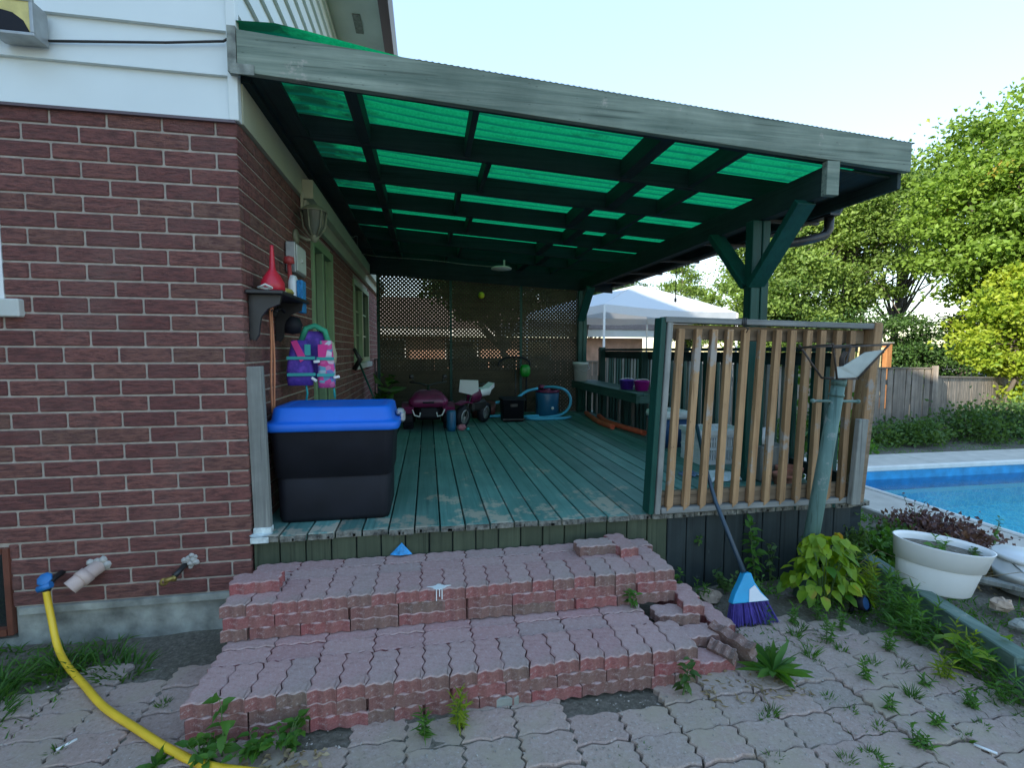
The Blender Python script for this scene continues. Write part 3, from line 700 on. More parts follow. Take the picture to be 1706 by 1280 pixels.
# narrow cross-corrugated closure strip riding on the fascia beam
b = MB()
n = 300
vs = []
for i in range(n+1):
    x = .9+3.17*i/n; z = 3.094-.060*x+.003*math.sin(2*math.pi*x/.034)
    vs += [(x, -.058, z-.002), (x, -.02, z+.003)]
b.add(vs, [(2*i, 2*i+2, 2*i+3, 2*i+1) for i in range(n)], 0, True); b.build('closure_strip', M_darkpost, pc)
# eave gutter with brackets and downspout
g = MB(); g.prism([(4.035, 2.56), (4.12, 2.56), (4.15, 2.61), (4.15, 2.66), (4.14, 2.66), (4.138, 2.615), (4.11, 2.572), (4.045, 2.572), (4.045, 2.66), (4.035, 2.66)], .55, 5.0, axis='Y')
go = g.build('eave_gutter', M_blackm, pc)
for y in (.75, 1.6, 2.5, 3.4, 4.3):
    q = MB(); q.box((3.55, y, 2.535), (4.12, y+.03, 2.557)); q.build('bracket', M_blackm, go)
q = MB(); q.tube([(4.09, .62, 2.57), (4.09, .62, 2.47), (4.06, .62, 2.42), (3.95, .62, 2.385), (3.54, .61, 2.30)], .035, 10); q.build('downspout', M_blackm, pc)

# ceiling light and its cable
cl = thing('ceiling_light', 'round white flat light hanging under the dark rafters', 'lamp')
b = MB(); b.lathe([(0, .035), (.10, .03), (.13, .012), (.125, 0), (0, -.006)], 24, c=(1.865, 3.2, 2.505)); b.build('lamp_shade', M_offwhite, cl)
b = MB(); b.tube([(1.90, 3.2, 2.52), (1.90, 3.2, 2.62)], .012, 8); b.build('stem', M_offwhite, cl)
b = MB(); b.tube(smooth_path([(.05, 4.0, 2.80), (.30, 3.9, 2.74), (1.0, 3.6, 2.66), (1.45, 3.4, 2.585), (1.85, 3.2, 2.53)]), .006, 6); b.tube(smooth_path([(.05, 4.0, 2.80), (.1, 3.6, 2.9), (.13, 3.3, 2.86), (.10, 3.1, 2.80), (.05, 2.9, 2.84)]), .005, 6)
tag(b.build('ceiling_cable', M_grey), 'pale cable sagging under the rafters to the round ceiling light', 'cable')
b = MB(); b.tube([(4.07, 2.95, 2.60), (4.07, 2.95, 2.17)], .006, 6); b.lathe([(0, .03), (.014, .02), (.014, -.02), (0, -.03)], 10, c=(4.07, 2.95, 2.15)); tag(b.build('hanging_chain', M_blackm), 'thin black chain with a small weight hanging from the eave in front of the tent', 'chain')

# ------------------------------------------------------------------ lattice wall at the far end
lw = thing('lattice_screen', 'tall diagonal lattice screen closing the far end of the deck', 'screen')
LX0, LX1, LZ0, LZ1, LY = .22, 3.40, .49, 2.88, 4.93
def clipseg(x0, z0, dx, dz, bx0, bx1, bz0, bz1):
    t0, t1 = -1e9, 1e9
    for p, d, a, c in ((x0, dx, bx0, bx1), (z0, dz, bz0, bz1)):
        u, v = (a-p)/d, (c-p)/d
        if u > v: u, v = v, u
        t0 = max(t0, u); t1 = min(t1, v)
    return (t0, t1) if t1 > t0+.01 else None
def lattice(bx0, bx1, bz0, bz1, y, pitch, wd, name):
    b = MB()
    for s, yy in ((1, y), (-1, y+.0075)):
        c = bx0-(bz1-bz0)-.2
        while c < bx1+(bz1-bz0)+.2:
            r = clipseg(c, bz0 if s > 0 else bz0, s*.7071, .7071, bx0, bx1, bz0, bz1)
            if r:
                p = (c+s*.7071*r[0], yy, bz0+.7071*r[0]); q = (c+s*.7071*r[1], yy, bz0+.7071*r[1])
                b.beam(p, q, wd, .006, up=(0, 1, 0))
            c += pitch*1.4142+random.uniform(-.0015, .0015)
    return b.build(name, M_latt, lw, fixn=False)
lattice(LX0, 1.30, LZ0, LZ1, LY, .0425, .0295, 'lattice_panel')
lattice(1.345, 2.43, LZ0, LZ1, LY, .0425, .0295, 'lattice_panel')
lattice(2.475, LX1, LZ0, LZ1, LY, .0425, .0295, 'lattice_panel')
lattice(LX0, 2.9, .50, 1.18, LY+.03, .0425, .032, 'lower_lattice_panel')
for x in (LX0-.03, 1.302, 2.432, LX1):
    b = MB(); b.box((x, LY-.02, LZ0), (x+.04, LY+.02, LZ1)); b.build('frame_post', M_darkpost, lw)
b = MB(); sloped(b, .0, 4.0, LY-.028, LY-.010, lambda x: zt(x)+.01, lambda x: 2.66-.05*x); b.build('top_rail', M_dark, lw)
b = MB(); b.lathe([(0, .055), (.03, .046), (.05, .02), (.05, -.02), (.03, -.046), (0, -.055)], 18, c=(1.80, 4.86, 2.37)); 
tag(b.build('hanging_ball', plain('lime_ball', (.42, .50, .02), .5, .2, 20)), 'lime yellow ball hanging in the upper part of the lattice screen', 'ball')

# ------------------------------------------------------------------ side railing and bench
sr = thing('side_railing', 'dark green railing with close balusters along the pool side of the deck', 'railing')
b = MB(); b.box((3.75, .10, 1.50), (3.89, 4.86, 1.535), ch=.004); b.box((3.80, .10, 1.39), (3.84, 4.86, 1.49), ch=.003); b.build('top_rail', M_darkY, sr)
b = MB(); b.box((3.80, .10, .56), (3.84, 4.86, .65), ch=.003); b.build('bottom_rail', M_darkY, sr)
y = .22; k = 0
while y < 4.75:
    b = MB(); b.box((3.845, y, .50), (3.883, y+.038, 1.495), ch=.002)
    b.build('baluster', (M_grey if (y > .9 and k % 3 == 1) or (k % 7 == 5) else M_darkpost if k % 2 else M_post), sr); y += .105+random.uniform(-.006, .006); k += 1
for y in (1.6, 3.1, 4.62):
    b = MB(); b.box((3.70, y, ZD+.001), (3.79, y+.09, 1.56 if y > 4 else 1.49), ch=.003); b.build('post', M_darkpost, sr)
bn = thing('bench', 'long dark green slatted bench against the side railing', 'bench')
for k in range(5):
    b = MB(); b.box((3.30+k*.082, 2.35, .985), (3.375+k*.082, 4.88, 1.015), ch=.003); b.build('seat_slat', M_bench, bn)
b = MB(); b.box((3.30, 2.36, .90), (3.33, 4.86, .982)); b.box((3.33, 2.35, .90), (3.69, 2.38, .982)); b.build('apron', M_bench, bn)
for y in (2.42, 3.3, 4.1, 4.78):
    b = MB(); b.box((3.56, y, ZD+.001), (3.62, y+.08, .898), ch=.003); b.build('leg', M_darkpost, bn)
for k in range(20):
    y = 2.5+k*.115
    b = MB(); b.box((3.63, y, ZD+.001), (3.66, y+.05, .898)); b.build('back_slat', M_grey if k % 4 == 2 else M_darkpost, bn)

# ------------------------------------------------------------------ front railing
fr = thing('front_railing', 'weathered front railing section of bare wood balusters leaning at the deck edge', 'railing')
def shx(z): return (z-ZD)*.045
RY = .02
b = MB()
b.beam((2.31, RY-.02, ZD+.002), (2.352, RY-.045, 1.70), .035, .09, up=(0, 1, 0), ch=.003); b.build('green_end_post', M_post, fr)
b = MB(); b.beam((2.35, RY-.03, ZD+.002), (2.392, RY-.055, 1.70), .035, .085, up=(0, 1, 0), ch=.003); b.build('grey_end_post', M_grey, fr)
b = MB(); b.beam((2.36, RY-.055, 1.690), (3.83, RY-.055, 1.665), .09, .035, ch=.003); b.build('cap_rail', M_greyx, fr)
b = MB(); b.beam((2.40, RY-.015, 1.62), (3.81, RY-.015, 1.597), .038, .09, ch=.003); b.build('top_rail', M_railx, fr)
b = MB(); b.beam((2.38, RY-.02, .575), (3.78, RY-.02, .575), .038, .09, ch=.003); b.build('bottom_rail', M_railx, fr)
b = MB(); b.beam((2.375, RY-.03, .508), (3.78, RY-.03, .508), .085, .036, ch=.003); b.build('base_plate', M_greyx, fr)
nb = 12
for k in range(nb):
    x = 2.425+k*(3.66-2.425)/(nb-1); tilt = .042-.03*k/nb+random.uniform(-.006, .006); y = RY-.062
    b = MB(); b.beam((x, y, .585-.05), (x+tilt, y-.012, 1.635), .041, .036, up=(0, 1, 0), ch=.002)
    b.prism([(x-.017, .508), (x+.017, .535), (x-.017, .535)], y-.016, y+.016, axis='Y')
    b.build('baluster', M_rail, fr)
b = MB(); b.beam((3.755, RY-.045, ZD+.002), (3.845, RY-.06, 1.69), .055, .10, up=(0, 1, 0), ch=.004); b.build('end_post', M_rail, fr)
b = MB(); b.beam((3.73, RY-.098, ZD+.002), (3.755, RY-.104, 1.06), .07, .04, up=(0, 1, 0), ch=.004); b.build('patch_board', M_grey, fr)
b = MB(); b.beam((3.812, RY-.03, ZD+.002), (3.892, RY-.03, 1.675), .05, .09, up=(0, 1, 0), ch=.004); b.build('corner_board', M_railx, fr)
b = MB()
for q in range(3): b.tube([(2.86+.012*q, RY-.105, 1.66), (2.865+.012*q, RY-.105, 1.703), (2.87+.012*q, RY-.03, 1.706), (2.872+.014*q, RY-.006, 1.65)], .0035, 6)
b.tube([(2.87, RY-.105, 1.655), (2.89, RY-.12, 1.64), (2.885, RY-.11, 1.615)], .0035, 6)
tag(b.build('tie_wire', M_blackm), 'black twist of wire tied round the cap rail of the front railing', 'wire')

# ------------------------------------------------------------------ paver steps
PW, PL, PH = .1115, .2225, .056
short_mesh = paver_mb(PW, PL, PH)             # short end faces the yard
proto = short_mesh.build('paver', [M_ptop, M_pside]); pm_short = proto.data; bpy.data.objects.remove(proto)
lm = paver_mb(PW, PL, PH).xf(Matrix.Rotation(R(90), 4, 'Z')); proto = lm.build('paver', [M_ptop, M_pside]); pm_long = proto.data; bpy.data.objects.remove(proto)
def put(mesh, x, y, z, parent=None, rot=(0, 0, 0), name='paver'):
    o = bpy.data.objects.new(name, mesh); COL.objects.link(o); o.location = (x, y, z); o.rotation_euler = rot
    if parent: o.parent = parent
    return o
def jit(a=.011): return (random.uniform(-a, a), random.uniform(-a, a), random.uniform(-a*1.5, a*1.5))
def step(x0, yf, z0, n, ncourse, top, rows_behind, slope=.0):
    for c in range(ncourse):
        z = z0+c*PH; i = 0
        if c == ncourse-1:
            for i in range(n): put(pm_short, x0+(i+.5)*PW, yf+PL/2+random.uniform(-.004, .004), z+slope*i*PW+random.uniform(0, .003), top, jit())
            for r in range(rows_behind):
                i = 0
                while i < n-1:
                    if random.random() < .2: i += 0; 
                    put(pm_long, x0+(i+1)*PW, yf+PL+PW*(r+.5)+.003, z-.003+random.uniform(-.003, .002), top, jit()); i += 2
        else:
            i = 0
            while i < n:
                if i < n-1 and random.random() < .55: put(pm_long, x0+(i+1)*PW, yf+PW/2+random.uniform(-.003, .004), z, top, jit(.003)); i += 2
                else: put(pm_short, x0+(i+.5)*PW, yf+PL/2+random.uniform(-.003, .004), z, top, jit(.003)); i += 1
ls = thing('lower_step', 'lower step of stacked red wavy-edged pavers nearest the yard', 'step', loc=(0, 0, 0))
step(.035, -.855, -.004, 19, 3, ls, 2)
b = MB(); b.box((.30, -.63, -.05), (2.0, -.13, .108)); b.build('rubble_fill', M_soil, ls)
us = thing('upper_step', 'upper step of stacked red wavy-edged pavers against the deck skirt', 'step')
step(.02, -.462, .166, 20, 3, us, 1)
b = MB(); b.box((.15, -.24, .112), (2.1, -.02, .275)); b.build('rubble_fill', M_soil, us)
for x in np.arange(.15, 2.2, .2245): put(pm_long, x, -.462+.2225+.1115*1.55+.002, .272, us, jit())
# white paint splat on the upper step
b = MB()
pts = [(1.0+.042*math.cos(a)*(1+.35*math.sin(a*5)+.2*math.sin(a*9)), -.44+.022*math.sin(a)*(1+.3*math.cos(a*4))) for a in np.linspace(0, 2*math.pi, 36, endpoint=False)]
b.prism(pts, .3348, .3372)
for x, l in ((.985, .055), (1.0, .035), (1.012, .05)): b.box((x, -.4695, .335-l), (x+.005, -.4655, .336))
b.build('paint_splat', M_white, us)
LP = 'loose pavers left on and beside the steps'
def loose(label, mesh, loc, rot=(0, 0, 0)): tag(put(mesh, *loc, None, rot, 'loose_paver'), label, 'paver', LP)
loose('single red paver lying crosswise at the left end of the upper step', pm_long, (.125, -.305, .336), (0, 0, .04))
loose('left one of two pavers set on the right end of the upper step', pm_long, (1.90, -.155, .331), (.0, .0, .02))
loose('end paver beside another on the right end of the upper step by the skirt', pm_short, (2.065, -.16, .331), (0, 0, .10))
loose('paver lying level beyond the right end of the upper step', pm_short, (2.305, -.475, .150), (.03, .02, -.14))
loose('paver under the level one beyond the right end of the upper step', pm_long, (2.30, -.37, .098), (0.02, .0, .1))
loose('paver at the right end of the lower tread behind its last edge stone', pm_long, (2.20, -.535, .106), (0, .02, -.03))
loose('paver set lower between the level paver and the tumbled one', pm_short, (2.425, -.53, .060), (.04, .0, .12))
loose('buried paver supporting the lower one right of the steps', pm_long, (2.40, -.50, .004), (0, 0, .1))
loose('sunken paver beside the right end of the lower step', pm_long, (2.25, -.645, .052), (0, .02, .06))
loose('grey paver half buried at the right foot of the lower step', pm_long, (2.245, -.765, .004), (.0, .03, .04))
hp = put(pm_short, 2.315, -.775, .040, None, (R(6), R(58), R(40)), 'loose_paver'); hp.scale = (.85, .55, 1); tag(hp, 'short broken red paver leaning on the tumbled long one', 'paver', LP)
loose('long pink paver tumbled on its edge beside the dandelion', pm_short, (2.385, -.735, .068), (R(8), R(74), R(31)))
b = MB(); b.box((0, 0, 0), (.105, .05, .045), ch=.006); b.xf(Matrix.Translation((1.22, -.858, -.005))); tag(b.build('concrete_chip', M_concrete), 'grey concrete chip wedged under the front of the lower step', 'stone')

# ------------------------------------------------------------------ storage bin
def rrect(x0, x1, y0, y1, r, n=6):
    p = []
    for cx, cy, a0 in ((x1-r, y1-r, 0), (x0+r, y1-r, 90), (x0+r, y0+r, 180), (x1-r, y0+r, 270)):
        for k in range(n+1): a = R(a0+90*k/n); p.append((cx+r*math.cos(a), cy+r*math.sin(a)))
    return p
def loft(mb, rings, mi=0, cap0=True, cap1=True, smooth=True):
    """rings: list of (poly, z) with equal counts"""
    n = len(rings[0][0]); vs = [(p[0], p[1], z) for poly, z in rings for p in poly]; o = len(mb.v)
    mb.add(vs, [(i*n+k, i*n+(k+1) % n, (i+1)*n+(k+1) % n, (i+1)*n+k) for i in range(len(rings)-1) for k in range(n)], mi, smooth)
    if cap0: mb.f.append(tuple(o+k for k in range(n))[::-1]); mb.m.append(mi); mb.sm.append(False)
    if cap1: mb.f.append(tuple(o+(len(rings)-1)*n+k for k in range(n))); mb.m.append(mi); mb.sm.append(False)
    return mb
def rr(cx, cy, w_, d_, r): return rrect(cx-w_/2, cx+w_/2, cy-d_/2, cy+d_/2, r)
bx = thing('storage_bin', 'large black plastic storage bin with a blue lid on the deck corner', 'bin')
cx, cy = .405, .375; b = MB()
loft(b, [(rr(cx, cy, .615, .41, .05), ZD+.003), (rr(cx, cy, .635, .43, .06), ZD+.03), (rr(cx, cy, .645, .435, .06), ZD+.255), (rr(cx, cy, .638, .428, .06), ZD+.262), (rr(cx, cy, .64, .43, .06), ZD+.272), (rr(cx, cy, .668, .45, .055), ZD+.275), (rr(cx, cy, .69, .47, .055), ZD+.50), (rr(cx, cy, .70, .48, .055), ZD+.53), (rr(cx, cy, .70, .48, .055), ZD+.56)])
for s in (-1, 1): b.box((cx+s*.10-.004, cy-.243, ZD+.50), (cx+s*.10+.004, cy-.236, ZD+.56))
b.build('body', M_black, bx)
b = MB()
loft(b, [(rr(cx, cy, .745, .525, .06), ZD+.545), (rr(cx, cy, .76, .54, .065), ZD+.553), (rr(cx, cy, .76, .54, .065), ZD+.585), (rr(cx, cy, .745, .525, .06), ZD+.594), (rr(cx, cy, .70, .48, .06), ZD+.596), (rr(cx, cy, .685, .465, .06), ZD+.61), (rr(cx, cy, .665, .445, .06), ZD+.672), (rr(cx, cy, .64, .42, .055), ZD+.682), (rr(cx, cy, .55, .33, .05), ZD+.682), (rr(cx, cy, .54, .32, .05), ZD+.677)])
lid = b.build('lid', M_blue, bx)
b = MB(); b.box((cx+.372, cy-.05, ZD+.56), (cx+.405, cy+.06, ZD+.625), ch=.01); b.box((cx+.35, cy-.03, ZD+.60), (cx+.398, cy+.04, ZD+.640), ch=.01); b.build('latch', M_steel, lid)

# ------------------------------------------------------------------ things on the side wall
M_oldbrass = plain('tarnished_metal', (.20, .20, .13), .5, .2, 12, .1)
wl = thing('wall_lantern', 'tarnished wall lantern with glass sides and open cage high beside the patio door', 'lamp')
b = MB(); b.lathe([(0, 0), (.055, 0), (.055, .02), (.03, .03), (0, .03)], 16, M=Matrix.Translation((.0, 1.05, 2.33)) @ Matrix.Rotation(R(90), 4, 'Y')); b.tube([(.02, 1.05, 2.34), (.09, 1.05, 2.31), (.14, 1.05, 2.315)], .012, 8); b.build('bracket', M_oldbrass, wl)
b = MB()
for k in range(6):
    a = R(60*k+15); c_, s_ = math.cos(a), math.sin(a)
    b.tube([(.14+.03*c_, 1.05+.03*s_, 2.33), (.14+.075*c_, 1.05+.075*s_, 2.40), (.14+.09*c_, 1.05+.09*s_, 2.52)], .005, 6)
b.lathe([(.088, .19), (.094, .19), (.094, .20), (.088, .20)], 24, c=(.14, 1.05, 2.32)); b.lathe([(0, -.03), (.02, -.02), (.032, .0), (.034, .02), (0, .02)], 16, c=(.14, 1.05, 2.32)); b.lathe([(.096, .0), (.06, .03), (.02, .045), (0, .05)], 18, c=(.14, 1.05, 2.52))
b.build('cage', M_oldbrass, wl)
b = MB(); b.lathe([(.027, 0), (.068, .07), (.083, .18)], 24, c=(.14, 1.05, 2.34)); b.build('glass', plain('smoky_glass', (.10, .11, .08), .1, .2, 5, 0), wl)
eb = thing('utility_box', 'grey metal electrical panel on the side brick above the shelf', 'box')
b = MB(); b.box((.006, .78, 2.03), (.07, 1.06, 2.24), ch=.006); b.build('body', M_steel, eb)
b = MB(); b.box((.071, .795, 2.045), (.078, 1.045, 2.225), ch=.003); b.box((.0785, .9, 2.12), (.086, .94, 2.14)); b.build('cover', M_offwhite, eb)
sh = thing('wall_shelf', 'small dark wooden shelf with curved brackets on the side brick wall', 'shelf')
SZ = 1.80
b = MB(); b.box((.004, .02, SZ), (.19, .62, SZ+.02), ch=.004); b.build('shelf_board', M_blackm, sh)
for y in (.07, .52):
    b = MB(); b.prism([(.004, SZ-.002), (.17, SZ-.002), (.16, SZ-.05), (.10, SZ-.075), (.065, SZ-.12), (.055, SZ-.17), (.05, SZ-.22), (.03, SZ-.25), (.004, SZ-.24)], y, y+.022, axis='Y'); b.build('bracket', M_blackm, sh)
b = MB(); b.box((.004, .095, SZ-.09), (.02, .515, SZ-.003))
for y in (.12, .22, .32, .42): b.tube([(.018, y, SZ-.06), (.05, y, SZ-.065)], .006, 6)
b.build('peg_rail', M_blackm, sh)
b = MB(); b.lathe([(0, 0), (.062, 0), (.075, .02), (.07, .06), (.045, .10), (.02, .13), (.016, .17), (.011, .25), (.012, .262), (.006, .262), (.006, .25)], 18, c=(.10, .17, SZ+.021), sx=.85)
rb = tag(b.build('plastic_funnel', M_red), 'red plastic funnel standing upside down on the wall shelf', 'funnel')
b = MB(); b.tube([(.13, .05, SZ+.035), (.10, .04, SZ+.05), (.06, .05, SZ+.036), (.10, .07, SZ+.03), (.13, .05, SZ+.035)], .007, 6); b.box((.05, .26, SZ+.021), (.13, .36, SZ+.05), ch=.01); b.tube([(.09, .36, SZ+.04), (.10, .50, SZ+.03)], .016, 8)
tag(b.build('work_gloves', M_offwhite), 'pale crumpled gloves and cord lying along the wall shelf', 'gloves')
b = MB(); b.lathe([(0, .03), (.05, .028), (.06, .01), (.055, 0), (0, 0)], 14, c=(.08, .44, SZ+.045), sy=1.5); tag(b.build('sponge', plain('yellow_sponge', (.35, .30, .07), .9, .3, 20)), 'yellowish sponge on the far end of the wall shelf', 'sponge')
# hanging brushes
hb = thing('scrub_brush', 'blue and white scrubbing brush hanging beyond the wall shelf', 'brush')
b = MB(); loft(b, [(rr(.10, .60, .04, .09, .018), 1.76), (rr(.10, .60, .05, .10, .022), 1.80), (rr(.10, .60, .05, .10, .022), 1.94), (rr(.10, .60, .03, .06, .013), 1.98)]); b.build('handle', M_white, hb)
b = MB(); b.box((.127, .56, 1.74), (.165, .65, 1.95), ch=.006); b.build('bristles', plain('blue_bristles', (.02, .19, .42), .8, .4, 60, .5), hb)
b = MB(); b.tube([(.06, .66, 2.06), (.07, .66, 1.86)], .014, 8); b.lathe([(0, .03), (.03, .02), (.035, -.02), (0, -.03)], 12, c=(.06, .66, 2.09)); tag(b.build('dust_brush', plain('red_brush', (.42, .05, .05), .5)), 'small red and white brush hanging above the blue scrubbing brush', 'brush')
b = MB(); b.lathe([(0, .06), (.045, .05), (.065, .0), (.05, -.05), (0, -.06)], 12, c=(.09, .58, 1.66)); b.tube([(.09, .58, 1.70), (.05, .5, 1.76), (.03, .42, 1.74)], .01, 6); tag(b.build('black_bag', M_black), 'small black bag bunched up under the wall shelf', 'bag')
b = MB()
for dy, ph in ((0, 0), (.045, 1.2)):
    b.tube([(.04+.006*math.sin(z*9+ph), .30+dy+.008*math.sin(z*7+ph), z) for z in np.linspace(1.735, 1.10, 16)], .0065, 6)
b.tube([(.04, .30, 1.735), (.05, .32, 1.75), (.04, .345, 1.735)], .0065, 6); b.tube([(.04, .30, 1.10), (.05, .32, 1.08), (.04, .345, 1.10)], .0065, 6)
tag(b.build('orange_cord', plain('faded_orange_cord', (.55, .22, .11), .7, .2)), 'doubled orange extension cord hanging from the wall shelf', 'cord')

# ------------------------------------------------------------------ life vest
def vestmat():
    m, nt, N, L, B = newmat('vest_cloth'); v = coords(N, L)
    n1 = noise(N, L, v, 14, 3); c = ramp(N, L, n1, [(.40, (.085, .035, .30)), (.46, (.06, .03, .26)), (.57, (.10, .04, .33)), (.64, (.14, .06, .42))])
    L.new(c, B.inputs['Base Color']); B.inputs['Roughness'].default_value = .75; bump(N, L, noise(N, L, v, 40, 3), .4, .01, B); return m
def flowermat():
    m, nt, N, L, B = newmat('flower_print'); v = coords(N, L)
    vo = N.new('ShaderNodeTexVoronoi'); vo.inputs['Scale'].default_value = 26; L.new(v, vo.inputs[0])
    s = N.new('ShaderNodeSeparateColor'); L.new(vo.outputs['Color'], s.inputs[0])
    c = ramp(N, L, s.outputs[0], [(0, (.55, .03, .20)), (.35, (.65, .10, .30)), (.55, (.60, .55, .60)), (.75, (.10, .35, .42)), (1, (.18, .08, .42))])
    L.new(c, B.inputs['Base Color']); B.inputs['Roughness'].default_value = .75; return m
lv = thing('life_vest', 'purple child life vest with pink flower print and teal straps hanging from the shelf', 'life vest')
def panel(mb, y0, y1, z0, z1, x0, x1, pinch=.0):
    rings = []
    for t in np.linspace(0, 1, 7):
        z = z0+(z1-z0)*t; wy = (y1-y0)*(1-pinch*t*t)*(.88+.12*math.sin(math.pi*min(1, t*1.2+.08))); cy_ = (y0+y1)/2; th = (x1-x0)*(.75+.25*math.sin(math.pi*t))
        rings.append((rr((x0+x1)/2, cy_, th, wy, min(th, wy)*.42), z))
    loft(mb, rings)
b = MB(); panel(b, .23, .42, 1.20, 1.53, .05, .13, .35); b.xf(Matrix.Translation((0, 0, 0))); b.build('front_panel', vestmat(), lv)
b = MB(); panel(b, .44, .57, 1.18, 1.53, .06, .14, .3); b.build('front_panel', flowermat(), lv)
b = MB(); panel(b, .28, .56, 1.24, 1.60, .0, .045, .3); b.build('back_panel', bpy.data.materials['vest_cloth'], lv)
b = MB(); b.tube([(.05, .33, 1.52), (.06, .37, 1.62), (.06, .43, 1.64), (.06, .50, 1.60), (.07, .52, 1.52)], [.02, .022, .02, .022, .02], 8); b.build('collar', plain('vest_green', (.03, .28, .16), .7), lv)
b = MB()
for z in (1.27, 1.39): b.box((.132, .24, z), (.14, .43, z+.022)); b.box((.142, .44, z-.005), (.15, .56, z+.017))
b.box((.10, .36, 1.42), (.136, .40, 1.50)); b.build('strap', M_teal, lv)
b = MB(); b.prism([(.27, 1.52), (.31, 1.53), (.37, 1.40), (.33, 1.37)], .125, .139, axis='X'); b.prism([(.45, 1.50), (.52, 1.50), (.50, 1.40), (.45, 1.41)], .138, .146, axis='X'); b.build('pink_trim', plain('vest_pink', (.62, .03, .22), .7, .15), lv)
b = MB()
for (y, z, r_) in ((.42, 1.245, -40), (.44, 1.375, 5), (.575, 1.26, 10)):
    b = MB(); b.box((-.008, -.022, -.010), (.008, .022, .010), M=Matrix.Translation((.15, y, z)) @ Matrix.Rotation(R(r_), 4, 'X'), ch=.004); b.build('buckle', M_white, lv)
b = MB(); b.tube([(.10, .36, 1.22), (.10, .37, 1.14), (.09, .36, 1.08)], .008, 5); b.tube([(.10, .55, 1.22), (.11, .56, 1.10)], .008, 5); b.build('loose_strap', M_teal, lv)
lv.location = (-.165, .60, .20); lv.rotation_euler = (0, 0, R(-80)); lv.scale = (.89, .89, .89)
# tan bag behind the vest
b = MB(); b.lathe([(0, .10), (.05, .08), (.08, 0), (.07, -.06), (0, -.10)], 14, c=(.30, .66, 1.47), sx=.6); tag(b.build('canvas_bag', plain('tan_canvas', (.42, .38, .25), .9, .15)), 'pale tan bag hanging behind the purple life vest', 'bag')

# ------------------------------------------------------------------ broom handle and plant near far window
b = MB(); b.tube([(.10, 3.6, 1.33), (.42, 3.55, .50)], .012, 8); tag(b.build('long_pole', M_post), 'long pale green pole leaning against the wall below the side window', 'pole')
b = MB(); b.tube([(.02, 3.70, 1.25), (.10, 3.66, 1.38), (.03, 3.62, 1.52)], [.03, .035, .02], 8); tag(b.build('wall_tap', M_blackm), 'dark tap fitting on the brick beside the side window', 'tap')

# ------------------------------------------------------------------ ride-on toy quad
def wheel(parent, c, r, wd, yaw=0, rimmat=None, name='wheel'):
    M = Matrix.Translation(c) @ Matrix.Rotation(R(yaw), 4, 'Z') @ Matrix.Rotation(R(90), 4, 'Y')
    b = MB(); b.lathe([(r*.55, -wd/2), (r*.92, -wd/2), (r, -wd*.32), (r, wd*.32), (r*.92, wd/2), (r*.55, wd/2)], 24, M=M)
    for k in range(18):
        a = 2*math.pi*k/18
        b.box((-r*.04, -r*.07, -wd*.42), (r*.04, r*.07, wd*.42), M=M @ Matrix.Rotation(a, 4, 'Z') @ Matrix.Translation((r*1.0, 0, 0)))
    wo = b.build(name, M_black, parent)
    b = MB(); b.lathe([(0, -wd*.3), (r*.2, -wd*.42), (r*.5, -wd*.35), (r*.56, -wd*.45), (r*.56, wd*.45), (r*.5, wd*.35), (r*.2, wd*.42), (0, wd*.3)], 20, M=M); b.build('rim', rimmat or M_steel, wo)
    return wo
qd = thing('toy_quad', 'pink and black ride-on toy quad bike facing the steps', 'ride-on toy')
qx, qy = .96, 3.50
for sx_ in (-1, 1):
    wheel(qd, (qx+sx_*.255, qy, ZD+.135), .133, .13); wheel(qd, (qx+sx_*.255, qy+.62, ZD+.14), .138, .15)
b = MB(); loft(b, [(rr(qx, qy+.30, .30, .75, .06), ZD+.12), (rr(qx, qy+.28, .34, .78, .07), ZD+.24), (rr(qx, qy+.28, .26, .66, .07), ZD+.34)]); b.build('chassis', M_black, qd)
b = MB(); loft(b, [(rr(qx, qy-.08, .44, .24, .06), ZD+.30), (rr(qx, qy-.06, .50, .30, .08), ZD+.38), (rr(qx, qy+.0, .34, .30, .08), ZD+.47), (rr(qx, qy+.04, .20, .22, .06), ZD+.50)]); b.build('hood', M_pink, qd)
for s in (-1, 1):
    b = MB(); b.prism([(-.17, .22), (-.19, .30), (-.10, .345), (.10, .34), (.20, .28), (.17, .26), (.09, .31), (-.08, .315), (-.15, .275)], -.075, .075, axis='X', M=Matrix.Translation((qx+s*.255, qy, ZD))); b.build('fender', M_pink, qd)
    b = MB(); b.tube([(qx+s*.20, qy-.19, ZD+.27), (qx+s*.17, qy-.21, ZD+.20), (qx+s*.11, qy-.215, ZD+.185), (qx+s*.10, qy-.21, ZD+.235)], .009, 6); b.build('headlight', M_white, qd)
b = MB(); b.box((qx-.075, qy-.215, ZD+.345), (qx+.075, qy-.175, ZD+.375), ch=.01); b.box((qx-.11, qy-.205, ZD+.16), (qx+.11, qy-.17, ZD+.30), ch=.02); b.build('bumper', M_black, qd)
b = MB(); b.tube([(qx-.24, qy+.12, ZD+.60), (qx-.12, qy+.10, ZD+.585), (qx, qy+.08, ZD+.55), (qx+.12, qy+.10, ZD+.585), (qx+.24, qy+.12, ZD+.60)], .013, 8); b.tube([(qx, qy+.08, ZD+.55), (qx, qy+.0, ZD+.44)], .02, 8)
for s in (-1, 1): b.tube([(qx+s*.18, qy+.11, ZD+.595), (qx+s*.21, qy+.10, ZD+.66)], .008, 6); b.lathe([(0, .03), (.03, .02), (.03, -.02), (0, -.03)], 10, c=(qx+s*.215, qy+.10, ZD+.67), sy=.3)
b.build('handlebar', M_blackm, qd)
